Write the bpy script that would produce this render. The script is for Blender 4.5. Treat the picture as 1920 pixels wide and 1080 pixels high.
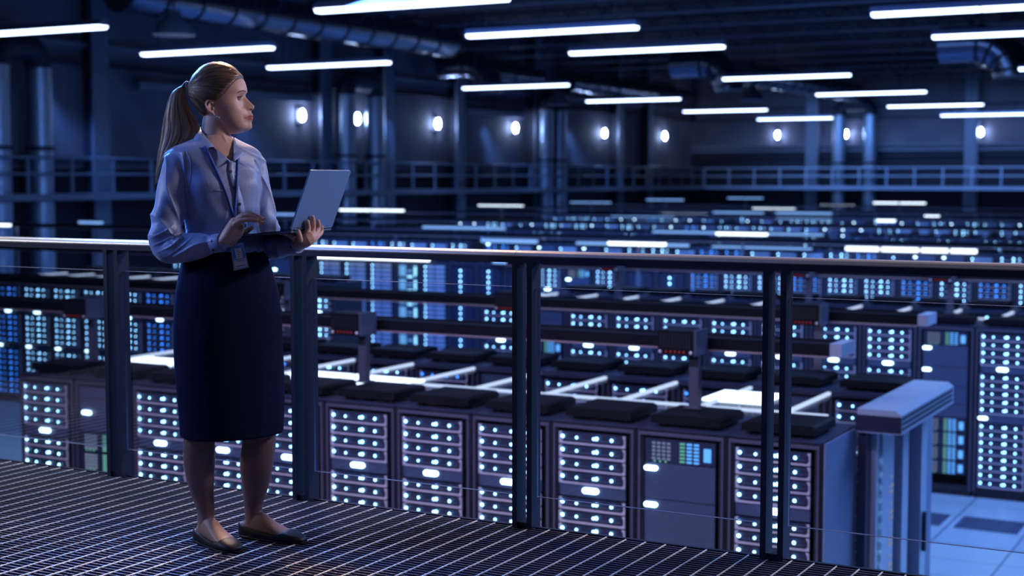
import bpy, bmesh, math, random
import numpy as np
from mathutils import Vector, Matrix
for _o in list(bpy.data.objects): bpy.data.objects.remove(_o)
R = math.radians
PI = math.pi
random.seed(7)
S = bpy.context.scene
COL = S.collection

# ---------------------------------------------------------------- camera, world, lights, exposure
F, YAW, PIT, EYE = 2767.0, R(28.465), R(4.25), 1.27
cam_data = bpy.data.cameras.new('camera')
cam = bpy.data.objects.new('camera', cam_data); COL.objects.link(cam)
cam.location = (0, 0, EYE)
cam.rotation_euler = (R(90) - PIT, 0, YAW)
cam_data.sensor_width = 36.0
cam_data.lens = 36.0 * F / 1920.0
cam_data.clip_end = 300
cam_data.clip_start = 0.05
cam_data.dof.use_dof = True
cam_data.dof.focus_distance = 5.05
cam_data.dof.aperture_fstop = 2.7
S.camera = cam
S.view_settings.view_transform = 'Standard'
S.view_settings.look = 'None'
S.view_settings.gamma = 1.0
S.view_settings.use_curve_mapping = False
S.view_settings.exposure = 0.0
S.cycles.use_denoising = True
S.cycles.max_bounces = 6
S.cycles.diffuse_bounces = 2
S.cycles.glossy_bounces = 3
S.cycles.transmission_bounces = 4
S.cycles.transparent_max_bounces = 12
S.cycles.sample_clamp_indirect = 4.0
S.cycles.sample_clamp_direct = 0.0
S.cycles.caustics_reflective = False
S.cycles.caustics_refractive = False
try: S.cycles.use_light_tree = True
except Exception: pass

world = bpy.data.worlds.new('dim hall air'); S.world = world
world.use_nodes = True
world.node_tree.nodes['Background'].inputs[0].default_value = (0.08, 0.16, 0.60, 1)
world.node_tree.nodes['Background'].inputs[1].default_value = 0.014

def area_lamp(name, loc, target, size, size_y, power, color, spread=180):
    ld = bpy.data.lights.new(name, 'AREA'); ld.shape = 'RECTANGLE'
    ld.size = size; ld.size_y = size_y; ld.energy = power; ld.color = color
    ld.spread = R(spread)
    o = bpy.data.objects.new(name, ld); COL.objects.link(o)
    o.location = loc
    d = Vector(target) - Vector(loc)
    o.rotation_euler = d.to_track_quat('-Z', 'Y').to_euler()
    return o
# added area lights with no fixtures, standing in for unseen hall lamps
WP = Vector((-3.25, 4.0, 1.2))
area_lamp('unseen key light over the hall', (0.5, 6.6, 3.1), (-3.2, 4.1, 1.15), 1.0, 0.3, 62, (1.0, 0.80, 0.86), 130)
area_lamp('unseen fill light in front', (-0.4, 2.2, 3.2), (-3.2, 4.1, 1.1), 1.2, 0.3, 6, (0.85, 0.72, 0.95))
area_lamp('unseen blue light at the left', (-6.2, 5.6, 3.0), (-3.5, 4.0, 1.05), 1.0, 0.3, 30, (0.07, 0.26, 1.0), 40)
area_lamp('unseen blue light behind', (-5.6, 1.9, 3.0), (-3.4, 4.0, 0.9), 1.0, 0.3, 7, (0.10, 0.28, 1.0), 60)
area_lamp('added pale light on the rail', (-7.2, 6.4, 3.4), (-6.6, 4.6, 0.9), 2.6, 0.3, 22, (0.80, 0.84, 1.0), 90)  # added to brighten the handrail
area_lamp('unseen warm light behind the ponytail', (-5.0, 6.6, 3.7), (-3.5, 4.0, 1.45), 0.5, 0.3, 22, (1.0, 0.62, 0.38), 50)
area_lamp('added pale light on the left rail', (-7.4, 2.0, 2.8), (-5.2, 4.7, 0.9), 1.6, 0.3, 26, (0.84, 0.90, 1.0), 90)  # added to lift the left part of the rail
for _i, _y in enumerate((34.0, 42.4, 50.8, 59.2, 67.6)):
    area_lamp('added light facing distant row', (-_y * .6, _y - 3.2, 3.4), (-_y * .6, _y, -1.0), _y * .8, 0.6, 11 * _y, (0.13, 0.35, 1.0), 80)  # added to light the rack fronts that the ceiling lamps miss
area_lamp('added light over near row', (-6.0, 10.6, 4.4), (-6.0, 10.6, 0), 9.0, 1.2, 90, (0.22, 0.45, 1.0))  # from here on, added fill for the rows, aisle and far wall
area_lamp('added light on row face', (-6.0, 5.1, 4.0), (-6.0, 9.6, -1.8), 8.0, 0.5, 160, (0.66, 0.60, 1.0), 90)
area_lamp('added light over right aisle', (1.0, 14.5, 4.4), (-1.2, 14.0, -2.4), 4.0, 4.0, 820, (0.24, 0.47, 1.0))
area_lamp('added light on mid row', (-9.0, 14.6, 4.4), (-8.5, 17.2, -1.0), 12.0, 0.8, 420, (0.30, 0.46, 1.0))
area_lamp('added light on far row', (-14.0, 22.6, 4.6), (-13, 25.6, -1.0), 16.0, 0.8, 1300, (0.14, 0.36, 1.0))
area_lamp('added light over distant rows', (-17.0, 48, 4.2), (-17, 48, 0), 22.0, 44.0, 1700, (0.12, 0.30, 1.0), 100)
area_lamp('added light on the far wall', (-14.0, 75.5, 4.6), (-14, 80, 0.6), 26.0, 1.0, 520, (0.18, 0.42, 1.0), 130)

# ---------------------------------------------------------------- materials
def mat(name, col, rough=0.5, metal=0.0, spec=0.5, **k):
    m = bpy.data.materials.new(name); m.use_nodes = True
    b = m.node_tree.nodes['Principled BSDF']
    b.inputs['Base Color'].default_value = (*col, 1)
    b.inputs['Roughness'].default_value = rough
    b.inputs['Metallic'].default_value = metal
    b.inputs['Specular IOR Level'].default_value = spec
    for kk, v in k.items():
        b.inputs[kk.replace('_', ' ')].default_value = v
    return m
def emis(name, col, s, sample=False):
    m = bpy.data.materials.new(name); m.use_nodes = True
    nt = m.node_tree; nt.nodes.clear()
    e = nt.nodes.new('ShaderNodeEmission'); o = nt.nodes.new('ShaderNodeOutputMaterial')
    e.inputs[0].default_value = (*col, 1); e.inputs[1].default_value = s
    nt.links.new(e.outputs[0], o.inputs[0])
    m.cycles.emission_sampling = 'FRONT_BACK' if sample else 'NONE'
    return m
def N(m, t, **kw):
    n = m.node_tree.nodes.new(t)
    for k, v in kw.items(): setattr(n, k, v)
    return n
def noise_bump(m, scale, strength, dist=0.002, stretch=None, detail=3):
    nt = m.node_tree; b = nt.nodes['Principled BSDF']
    tc = N(m, 'ShaderNodeTexCoord'); mp = N(m, 'ShaderNodeMapping'); nz = N(m, 'ShaderNodeTexNoise'); bp = N(m, 'ShaderNodeBump')
    if stretch: mp.inputs['Scale'].default_value = stretch
    nz.inputs['Scale'].default_value = scale; nz.inputs['Detail'].default_value = detail
    bp.inputs['Strength'].default_value = strength; bp.inputs['Distance'].default_value = dist
    nt.links.new(tc.outputs['Object'], mp.inputs[0]); nt.links.new(mp.outputs[0], nz.inputs['Vector'])
    nt.links.new(nz.outputs[0], bp.inputs['Height']); nt.links.new(bp.outputs[0], b.inputs['Normal'])
    return nz
def noise_col(m, c1, c2, scale, stretch=None, detail=4, lo=.35, hi=.65):
    nt = m.node_tree; b = nt.nodes['Principled BSDF']
    tc = N(m, 'ShaderNodeTexCoord'); mp = N(m, 'ShaderNodeMapping'); nz = N(m, 'ShaderNodeTexNoise'); cr = N(m, 'ShaderNodeValToRGB')
    if stretch: mp.inputs['Scale'].default_value = stretch
    nz.inputs['Scale'].default_value = scale; nz.inputs['Detail'].default_value = detail
    cr.color_ramp.elements[0].position = lo; cr.color_ramp.elements[1].position = hi
    cr.color_ramp.elements[0].color = (*c1, 1); cr.color_ramp.elements[1].color = (*c2, 1)
    nt.links.new(tc.outputs['Object'], mp.inputs[0]); nt.links.new(mp.outputs[0], nz.inputs['Vector'])
    nt.links.new(nz.outputs[0], cr.inputs[0]); nt.links.new(cr.outputs[0], b.inputs['Base Color'])

M = {}
M['wall'] = mat('wall_panel', (0.13, 0.13, 0.20), 0.8); noise_col(M['wall'], (0.10, 0.10, 0.15), (0.17, 0.165, 0.22), 0.5)
M['wall_dark'] = mat('wall_dado', (0.015, 0.015, 0.03), 0.8)
M['ceil'] = mat('ceiling_deck', (0.012, 0.012, 0.03), 0.8)
M['steel_dark'] = mat('dark_steel', (0.022, 0.024, 0.05), 0.6, 0.2)
M['steel_blue'] = mat('painted_steel', (0.17, 0.20, 0.29), 0.45, 0.4)
M['walk'] = mat('lit_walkway_steel', (0.42, 0.52, 0.74), 0.45, 0.2)  # light caught by the far walkway, put into a paler colour
M['galv'] = mat('galvanised_duct', (0.22, 0.25, 0.34), 0.22, 1.0); noise_bump(M['galv'], 6, 0.3, 0.02)
M['pipe'] = mat('pipe_cladding', (0.30, 0.38, 0.52), 0.36, 0.8); noise_bump(M['pipe'], 9, 0.6, 0.03)
M['lamp'] = emis('fluorescent_diffuser', (0.50, 0.66, 1.0), 7.0, True)
M['lamp_body'] = mat('lamp_housing', (0.16, 0.18, 0.32), 0.5)
M['wlamp'] = emis('bulkhead_glass', (0.46, 0.64, 1.0), 110.0, True)
M['led_c'] = emis('led_cyan_white', (0.26, 0.62, 1.0), 8.5)
M['led_b'] = emis('led_blue', (0.04, 0.24, 1.0), 5.0)
M['led_d'] = emis('led_dim_blue', (0.10, 0.36, 0.85), 1.6)
M['led_g'] = emis('led_green', (0.20, 0.62, 0.52), 0.75)
M['led_p'] = emis('led_pale', (0.34, 0.42, 0.66), 0.5)
M['led_r'] = emis('led_red', (0.7, 0.05, 0.06), 0.5)
M['badge'] = emis('badge_white', (0.52, 0.82, 1.0), 8.0)
M['badge_c'] = emis('module_cyan', (0.16, 0.46, 0.9), 0.95)
M['mod_hot'] = emis('module_pale_cyan', (0.30, 0.75, 1.0), 2.0)
M['bar'] = emis('glowing_beam', (0.62, 0.76, 1.0), 1.15)  # white light reflected off aluminium beams, put in as emission
M['bar_hot'] = emis('glow_panel', (0.7, 0.84, 1.0), 3.2)
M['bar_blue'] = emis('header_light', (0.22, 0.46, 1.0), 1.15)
M['rack'] = mat('rack_black', (0.016, 0.016, 0.030), 0.5, 0.1)
M['rack_side'] = mat('rack_side_panel', (0.20, 0.25, 0.40), 0.42, 0.2)
M['rack_lip'] = mat('rack_door_edge', (0.13, 0.12, 0.19), 0.4, 0.4)
M['rack_in'] = mat('server_front', (0.018, 0.022, 0.055), 0.5)
M['ledge'] = mat('server_ledge', (0.72, 0.64, 0.76), 0.4, 0.3)
M['blank'] = mat('blanking_panel', (0.075, 0.095, 0.17), 0.4, 0.2)
M['blade'] = mat('blade_front', (0.55, 0.60, 0.78), 0.45, 0.1)
M['roofbox'] = mat('vent_box', (0.005, 0.005, 0.010), 0.6, 0, .15)
M['roof'] = mat('rack_roof', (0.035, 0.04, 0.085), 0.45, 0.3)
M['tray'] = mat('cable_tray_black', (0.005, 0.005, 0.011), 0.6, 0, .15)
M['tray_lit'] = mat('tray_lit_edge', (0.45, 0.34, 0.40), 0.4, 0.4)
M['tray_end'] = mat('tray_end_grey', (0.42, 0.46, 0.60), 0.45, 0.3)
M['pole'] = mat('pole_grey', (0.11, 0.11, 0.17), 0.35, 0.4)
M['door_al'] = mat('door_aluminium', (0.48, 0.55, 0.70), 0.3, 0.3)
M['door_dark'] = mat('door_dark', (0.03, 0.035, 0.07), 0.3, 0.3)
M['post'] = mat('railing_post_paint', (0.010, 0.014, 0.045), 0.42, 0.1)
M['cap'] = mat('brushed_handrail', (0.74, 0.68, 0.66), 0.38, 0.4); noise_bump(M['cap'], 40, 0.25, 0.001, (0.04, 1, 1))
M['grate'] = mat('grating_bars', (0.06, 0.055, 0.10), 0.4, 0.4)
M['grate_top'] = mat('lit_bar_tops', (0.42, 0.38, 0.48), 0.4, 0.4)  # light caught on the bar tops, put in as a paler strip
M['grate_rod'] = mat('grating_rods', (1.0, 1.0, 1.0), 0.4, 0.15); noise_bump(M['grate_rod'], 60, 0.4, 0.002)  # lamp reflections on the rods, put into a white colour
M['under'] = mat('under_grating_shade', (0.016, 0.017, 0.04), 0.7)
M['floor'] = mat('raised_floor', (0.30, 0.42, 0.62), 0.35)
M['perf'] = mat('perforated_tile', (0.03, 0.045, 0.11), 0.6)
def floor_nodes(m):
    nt = m.node_tree; b = nt.nodes['Principled BSDF']
    tc = N(m, 'ShaderNodeTexCoord'); sp = N(m, 'ShaderNodeSeparateXYZ'); nt.links.new(tc.outputs['Object'], sp.inputs[0])
    def line(axis, off, pitch, w):
        a = N(m, 'ShaderNodeMath', operation='SUBTRACT'); a.inputs[1].default_value = off
        d = N(m, 'ShaderNodeMath', operation='DIVIDE'); d.inputs[1].default_value = pitch
        f = N(m, 'ShaderNodeMath', operation='PINGPONG'); f.inputs[1].default_value = 0.5
        l = N(m, 'ShaderNodeMath', operation='LESS_THAN'); l.inputs[1].default_value = w / pitch / 2
        nt.links.new(sp.outputs[axis], a.inputs[0]); nt.links.new(a.outputs[0], d.inputs[0]); nt.links.new(d.outputs[0], f.inputs[0]); nt.links.new(f.outputs[0], l.inputs[0])
        return l
    lx = line(0, -3.26, 0.785, 0.018); ly = line(1, 14.23, 0.63, 0.014)
    mx = N(m, 'ShaderNodeMath', operation='MAXIMUM'); nt.links.new(lx.outputs[0], mx.inputs[0]); nt.links.new(ly.outputs[0], mx.inputs[1])
    mix = N(m, 'ShaderNodeMix', data_type='RGBA')
    mix.inputs[6].default_value = (0.32, 0.42, 0.55, 1); mix.inputs[7].default_value = (0.05, 0.08, 0.17, 1)
    nt.links.new(mx.outputs[0], mix.inputs[0]); nt.links.new(mix.outputs[2], b.inputs['Base Color'])
floor_nodes(M['floor'])
def glass_mat(name, tint=(0.92, 0.95, 1), fac=1.0):
    m = bpy.data.materials.new(name); m.use_nodes = True; nt = m.node_tree; nt.nodes.clear()
    o = N(m, 'ShaderNodeOutputMaterial'); t = N(m, 'ShaderNodeBsdfTransparent'); g = N(m, 'ShaderNodeBsdfGlossy'); x = N(m, 'ShaderNodeMixShader'); fr = N(m, 'ShaderNodeFresnel'); mu = N(m, 'ShaderNodeMath', operation='MULTIPLY')
    t.inputs[0].default_value = (*tint, 1); g.inputs['Roughness'].default_value = 0.03; fr.inputs[0].default_value = 1.45; mu.inputs[1].default_value = fac
    nt.links.new(fr.outputs[0], mu.inputs[0]); nt.links.new(mu.outputs[0], x.inputs[0]); nt.links.new(t.outputs[0], x.inputs[1]); nt.links.new(g.outputs[0], x.inputs[2]); nt.links.new(x.outputs[0], o.inputs[0])
    return m
M['glass'] = glass_mat('balustrade_glass', (0.93, 0.95, 1), 0.35)
M['roof_glass'] = glass_mat('aisle_roof_glass', (0.94, 0.96, 1.0), 0.12)
M['glass_edge'] = mat('glass_edge', (0.30, 0.34, 0.5), 0.3)

# ---------------------------------------------------------------- mesh helpers
class MB:
    def __init__(s): s.v = []; s.f = []; s.m = []; s.sm = []
    def add(s, vs, fs, mi=0, smooth=False):
        n = len(s.v); s.v.extend([tuple(p) for p in vs])
        for f in fs: s.f.append(tuple(i + n for i in f)); s.m.append(mi); s.sm.append(smooth)
    def box(s, x0, x1, y0, y1, z0, z1, mi=0):
        s.add([(x0, y0, z0), (x1, y0, z0), (x1, y1, z0), (x0, y1, z0), (x0, y0, z1), (x1, y0, z1), (x1, y1, z1), (x0, y1, z1)],
              [(0, 3, 2, 1), (4, 5, 6, 7), (0, 1, 5, 4), (1, 2, 6, 5), (2, 3, 7, 6), (3, 0, 4, 7)], mi)
        return s
    def prism(s, poly, axis, a, b, mi=0, smooth=False):
        # poly: 2-D points in the plane across axis; axis 'x' -> (y,z), 'y' -> (x,z), 'z' -> (x,y)
        def P(u, w, t): return {'x': (t, u, w), 'y': (u, t, w), 'z': (u, w, t)}[axis]
        n = len(poly)
        vs = [P(u, w, a) for u, w in poly] + [P(u, w, b) for u, w in poly]
        s.add(vs, [tuple(range(n - 1, -1, -1)), tuple(range(n, 2 * n))], mi)
        s.add(vs, [(i, (i + 1) % n, n + (i + 1) % n, n + i) for i in range(n)], mi, smooth)
        return s
    def tube(s, path, r, n=10, mi=0, cap=True, smooth=True, flat=1.0):
        path = [Vector(p) for p in path]
        rs = r if hasattr(r, '__len__') else [r] * len(path)
        rings = []; up = None
        for i, p in enumerate(path):
            t = (path[min(i + 1, len(path) - 1)] - path[max(i - 1, 0)]).normalized()
            if up is None:
                up = Vector((0, 0, 1)) if abs(t.z) < .9 else Vector((0, 1, 0))
            a = t.cross(up)
            a.normalize(); up = a.cross(t).normalized(); b = up
            rings.append([tuple(p + a * (math.cos(2 * PI * k / n) * rs[i]) + b * (math.sin(2 * PI * k / n) * rs[i] * flat)) for k in range(n)])
        vs = [q for rg in rings for q in rg]
        fs = [(i * n + k, i * n + (k + 1) % n, (i + 1) * n + (k + 1) % n, (i + 1) * n + k) for i in range(len(path) - 1) for k in range(n)]
        s.add(vs, fs, mi, smooth)
        if cap:
            s.add(rings[0], [tuple(range(n - 1, -1, -1))], mi); s.add(rings[-1], [tuple(range(n))], mi)
        return s
    def ball(s, c, rx, ry=None, rz=None, n=8, k=6, mi=0):
        ry = ry or rx; rz = rz or rx
        vs = [(c[0], c[1], c[2] - rz)]
        for i in range(1, k):
            a = -PI / 2 + PI * i / k
            for j in range(n):
                t = 2 * PI * j / n
                vs.append((c[0] + rx * math.cos(a) * math.cos(t), c[1] + ry * math.cos(a) * math.sin(t), c[2] + rz * math.sin(a)))
        vs.append((c[0], c[1], c[2] + rz)); L = len(vs) - 1
        fs = [(0, 1 + (j + 1) % n, 1 + j) for j in range(n)]
        for i in range(k - 2):
            for j in range(n):
                fs.append((1 + i * n + j, 1 + i * n + (j + 1) % n, 1 + (i + 1) * n + (j + 1) % n, 1 + (i + 1) * n + j))
        fs += [(L, 1 + (k - 2) * n + j, 1 + (k - 2) * n + (j + 1) % n) for j in range(n)]
        s.add(vs, fs, mi, True)
        return s
    def mesh(s, name, mats):
        me = bpy.data.meshes.new(name)
        me.from_pydata(s.v, [], s.f)
        for m in (mats if isinstance(mats, (list, tuple)) else [mats]): me.materials.append(m)
        me.polygons.foreach_set('material_index', s.m)
        me.polygons.foreach_set('use_smooth', s.sm)
        me.update()
        return me
    def build(s, name, mats, parent=None, loc=(0, 0, 0), rotz=0):
        return link(name, s.mesh(name, mats), parent, loc, rotz)
def link(name, me, parent=None, loc=(0, 0, 0), rotz=0):
    o = bpy.data.objects.new(name, me); COL.objects.link(o)
    o.location = loc
    if rotz: o.rotation_euler = (0, 0, rotz)
    if parent is not None: o.parent = parent
    return o
def tag(o, label=None, cat=None, group=None, kind=None):
    if label: o['label'] = label
    if cat: o['category'] = cat
    if group: o['group'] = group
    if kind: o['kind'] = kind
    return o
def thing(name, label, cat, loc=(0, 0, 0), group=None, rotz=0):
    o = link(name, None, None, loc, rotz); o.empty_display_size = 0.1
    return tag(o, label, cat, group)
def struct(name, mb, m, label=None): return tag(mb.build(name, m), label, None, None, 'structure')
ORD = ['first', 'second', 'third', 'fourth', 'fifth', 'sixth', 'seventh', 'eighth', 'ninth', 'tenth', 'eleventh', 'twelfth', 'thirteenth', 'fourteenth',
       'fifteenth', 'sixteenth', 'seventeenth', 'eighteenth', 'nineteenth', 'twentieth', 'twenty-first', 'twenty-second', 'twenty-third', 'twenty-fourth', 'twenty-fifth', 'twenty-sixth', 'twenty-seventh', 'twenty-eighth', 'twenty-ninth', 'thirtieth']
for _t in ('thirty', 'forty', 'fifty', 'sixty'):
    if _t != 'thirty': ORD.append(_t[:-1] + 'ieth' if _t != 'forty' else 'fortieth')
    ORD += [_t + '-' + q for q in ORD[:9]]
FZ = -2.37          # hall floor
TOP = -0.42         # rack tops
XL, YF, CZ = -31.8, 80.5, 7.6
#SECTION environment
# ---------------------------------------------------------------- hall shell
struct('floor', MB().box(XL, 16, 5.2, YF, FZ - 0.1, FZ), M['floor'], 'pale blue raised floor of square tiles')
struct('wall_left', MB().box(XL - .3, XL, -6, YF, 1.55, CZ, 0).box(XL - .3, XL, -6, YF, FZ, 1.55, 1), [M['wall'], M['wall_dark']])
struct('wall_far', MB().box(XL, 16, YF, YF + .3, 2.9, CZ, 0).box(XL, 16, YF, YF + .3, FZ, 2.9, 1), [M['wall'], M['wall_dark']])
struct('ceiling', MB().box(XL, 16, -6, YF, CZ, CZ + .2), M['ceil'])
# wall columns and horizontal girts (fixed parts of the shell)
k = 0
for y in (32.5, 43.75, 47.9, 53.3, 60.3, 69.5, 73.4):
    k += 1
    w = .22
    mb = MB().box(XL, XL + .45, y - w, y + w, FZ, CZ, 0).box(XL + .42, XL + .5, y - w * 1.5, y + w * 1.5, FZ, CZ, 1)
    struct('trim_%d' % k, mb, [M['steel_dark'], M['steel_blue']])
for x in (-24.6, -16.0, -8.0):
    k += 1
    struct('trim_%d' % k, MB().box(x - .3, x + .3, YF - .4, YF, FZ, CZ, 0).box(x + .34, x + .4, YF - .5, YF, FZ, CZ, 0), M['steel_blue'])
for z, h, m in ((5.05, .16, 'steel_blue'), (4.55, .10, 'steel_dark'), (1.75, .08, 'steel_dark'), (1.35, .08, 'steel_blue')):
    k += 1
    struct('trim_%d' % k, MB().box(XL, XL + .25, 10, YF, z, z + h), M[m])
for z, h, m in ((3.05, .07, 'steel_blue'), (4.5, .08, 'steel_dark'), (2.75, .1, 'steel_blue'), (5.1, .1, 'steel_dark'), (2.45, .1, 'steel_dark')):
    k += 1
    struct('trim_%d' % k, MB().box(XL, 16, YF - .2, YF, z, z + h), M[m])
for y0, y1 in ((34.3, 43.2), (54.0, 59.4)):
    k += 1
    struct('trim_%d' % k, MB().box(XL, XL + .35, y0, y1, 3.95, 4.2), M['steel_blue'])
# walkways round the hall
struct('floor_walkway_left', MB().box(XL, XL + 1.3, -6, YF, .66, .84, 0), [M['steel_blue']])
struct('floor_walkway_far', MB().box(XL + 1.3, 16, YF - 1.3, YF, .66, .84, 0), [M['walk']])
def railing(name, label, p0, p1, z0, h, n, m):
    r = thing(name, label, 'railing', (p0[0], p0[1], z0))
    d = Vector((p1[0] - p0[0], p1[1] - p0[1], 0))
    for z, nm in ((h, 'top_rail'), (h * .55, 'middle_rail')):
        MB().tube([(0, 0, z), (d.x, d.y, z)], .035, 8).build(nm, m, r)
    me = MB().box(-.035, .035, -.035, .035, 0, h).mesh('post', m)
    for i in range(n + 1):
        link('post', me, r, (d.x * i / n, d.y * i / n, 0))
railing('walkway_railing', 'dark tubular railing of the walkway along the left wall', (XL + 1.3, 24), (XL + 1.3, YF - 1.5), .84, 1.0, 34, M['steel_blue'])
railing('walkway_railing', 'brightly lit tubular railing of the walkway across the far wall', (XL + 1.3, YF - 1.3), (8, YF - 1.3), .84, 1.0, 26, M['walk'])
# vertical pipes against the walls: pairs joined by a bend at the top
def pipe_pair(a, b, top, label):
    r = .36
    t = thing('insulated_pipe', label, 'pipe', (a[0], a[1], FZ), 'pairs of tall pipes on the walls')
    A = Vector((0, 0, 0)); B = Vector((b[0] - a[0], b[1] - a[1], 0)); H = top - FZ
    MB().tube([A, (0, 0, H - .9)], r, 20).build('riser', M['pipe'], t)
    MB().tube([B, (B.x, B.y, H - .9)], r, 20).build('riser', M['pipe'], t)
    d = B.normalized(); L = B.length; q = min(.45, L / 2)
    path = [Vector((0, 0, H - .9))] + [d * (q - q * math.cos(x)) + Vector((0, 0, H - .9 + .55 * math.sin(x))) for x in [PI / 2 * i / 6 for i in range(1, 7)]]
    path += [d * (L - q + q * math.sin(x)) + Vector((0, 0, H - .9 + .55 * math.cos(x))) for x in [PI / 2 * i / 6 for i in range(0, 7)]]
    MB().tube(path, r, 20).build('bend', M['steel_dark'], t)
    for P_ in (A, B):
        for z in (3.0, 4.4):
            MB().tube([(P_.x, P_.y, z), (P_.x, P_.y, z + .12)], r + .03, 20).build('clamp', M['steel_dark'], t)
pipe_pair((XL + .8, 28.3), (XL + .8, 29.8), 5.2, 'pair of tall insulated pipes nearest on the left wall')
pipe_pair((XL + .8, 44.5), (XL + .8, 46.4), 5.2, 'pair of tall insulated pipes in the middle of the left wall')
pipe_pair((XL + .8, 60.4), (XL + .8, 61.8), 5.3, 'pair of tall insulated pipes near the far corner of the left wall')
pipe_pair((-22.9, YF - .75), (-21.2, YF - .75), 5.6, 'pair of tall insulated pipes on the far wall')
# wall lamps
def wall_lamp(p, n, label):
    t = thing('wall_lamp', label, 'lamp', p, 'oval bulkhead lamps on the walls')
    MB().box(*((0, .06, -.16, .16) if n == 'x' else (-.16, .16, -.06, 0)), -.34, .34).build('back_plate', M['steel_dark'], t)
    c = (.16, 0, 0) if n == 'x' else (0, -.16, 0)
    MB().ball(c, .10, .10, .21, 12, 8).build('glass_bowl', M['wlamp'], t)
    a = (.0, .14, -.012, .012) if n == 'x' else (-.012, .012, -.14, 0)
    MB().box(*a, .29, .32).box(*a, -.32, -.29).build('cage', M['steel_dark'], t)
    return t
for i, (y, z) in enumerate(((42.75, 3.5), (46.2, 3.5), (52.0, 3.5), (58.7, 3.53), (68.2, 3.55), (76.1, 3.6))):
    wall_lamp((XL, y, z), 'x', 'glowing oval wall lamp on the left wall, ' + ORD[i] + ' from the woman')
for x, l in ((-26.6, 'leftmost on the far wall'), (-22.7, 'between the two far pipes'), (-15.5, 'rightmost on the far wall')):
    wall_lamp((x, YF, 3.70), 'y', 'glowing oval wall lamp ' + l)
# ceiling joists
for j, y in enumerate([22 + 4.1 * i for i in range(14)]):
    t = thing('roof_joist', 'dark open-web steel roof joist, ' + ORD[j] + ' from the gallery', 'joist', (XL, y, 6.3), 'open-web roof joists')
    MB().box(0, 46, -.03, .03, 0, .05).build('bottom_chord', M['steel_blue'], t)
    MB().box(0, 46, -.05, .05, .78, .86).build('top_chord', M['steel_dark'], t)
    w = MB()
    for i in range(38):
        x = i * 1.2
        w.tube([(x, 0, .08), (x + .6, 0, .8)], .025, 4, smooth=False).tube([(x + .6, 0, .8), (x + 1.2, 0, .08)], .025, 4, smooth=False)
    w.build('web', M['steel_dark'], t)
# spiral ducts
def duct(x, y0, y1, z, r, label):
    t = thing('air_duct', label, 'duct', (x, y0, z), 'spiral air ducts under the roof')
    MB().tube([(0, 0, 0), (0, y1 - y0, 0)], r, 24).build('duct_body', M['galv'], t)
    me = MB().tube([(0, -.03, 0), (0, .03, 0)], r + .035, 24).mesh('seam_ring', M['steel_dark'])
    n = int((y1 - y0) / 1.25)
    for i in range(n + 1): link('seam_ring', me, t, (0, i * (y1 - y0) / n, 0))
    for y in (y1 - y0) * .25, (y1 - y0) * .75:
        MB().tube([(0, y, r), (0, y, CZ - z - .01)], .02, 6).build('hanger', M['steel_dark'], t)
duct(-26.3, 28.0, 44, 5.9, .48, 'long silver spiral duct above the woman')
duct(-31.0, 52.6, 59.6, 5.75, .42, 'silver spiral duct along the left wall, nearer half')
duct(-31.0, 62.6, 78, 5.75, .42, 'silver spiral duct along the left wall, far half')
duct(-21.6, 60, 78, 5.75, .5, 'silver spiral duct running towards the far wall pipes')
duct(-10.6, 52, 78, 5.8, .5, 'silver spiral duct at the upper right')
def elbow(x, y, z, r, label):
    t = thing('duct_elbow', label, 'duct', (x, y, z), 'duct elbows with straps')
    path = [(0, 0, 0), (1.2, 0, 0)] + [(1.2 + 1.1 * math.sin(a), 0, -1.1 + 1.1 * math.cos(a)) for a in [PI / 2 * i / 7 for i in range(1, 8)]]
    MB().tube(path, r, 20).build('elbow_body', M['galv'], t)
    for i in (1, 3, 5, 7):
        a = Vector(path[i]); d = (Vector(path[i + 1]) - a).normalized()
        MB().tube([a, a + d * .1], r + .04, 20).build('strap', M['steel_dark'], t)
    for xx in (.3, 1.0): MB().tube([(xx, 0, r), (xx, 0, CZ - z)], .02, 6).build('hanger', M['steel_dark'], t)
elbow(-31.0, 51.2, 5.75, .5, 'silver duct elbow near the left wall')
elbow(-22.3, 54.5, 5.75, .55, 'silver duct elbow over the middle of the hall')
elbow(-11.1, 50.5, 5.7, .6, 'silver duct elbow at the upper right')
for p, l in (((-24.2, 27.6, 5.0), 'above the ponytail'), ((-29.4, 58.5, 4.8), 'by the left wall'), ((-20.6, 58.9, 4.8), 'over the middle of the hall')):
    t = thing('bell_light', 'dark bell-shaped high bay light ' + l, 'lamp', p, 'unlit bell lights')
    MB().tube([(0, 0, -.3), (0, 0, -.05), (0, 0, .12), (0, 0, .3)], [.52, .4, .2, .14], 20).build('shade', M['steel_blue'], t)
    MB().tube([(0, 0, .3), (0, 0, CZ - p[2] - .01)], .03, 8).build('stem', M['steel_dark'], t)
# fluorescent lamps on their grid
def make_lamp():
    t = thing('ceiling_lamp', 'x', 'lamp')
    L = 4.15
    MB().prism([(-.15, .0), (.15, .0), (.10, .12), (-.10, .12)], 'x', 0, L).build('housing', M['lamp_body'], t)
    d = MB()
    pr = [(-.14, 0), (-.09, -.065), (.09, -.065), (.14, 0)]
    d.prism(pr, 'x', .03, L * .5 - .02); d.prism(pr, 'x', L * .5 + .02, L - .03)
    d.build('diffuser', M['lamp'], t)
    for x in (.5, L - .5): MB().tube([(x, 0, .12), (x, 0, CZ - 4.47)], .012, 5).build('hanger', M['steel_dark'], t)
    return t
def copy_tree(o, parent=None, loc=None):
    c = o.copy(); COL.objects.link(c)
    if parent is not None: c.parent = parent
    if loc is not None: c.location = loc
    for ch in list(o.children): copy_tree(ch, c)
    return c
lamp0 = make_lamp(); used = False
LY = [23.2, 28.9, 34.1, 45.2, 55.3, 66.0, 76.7]
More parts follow.
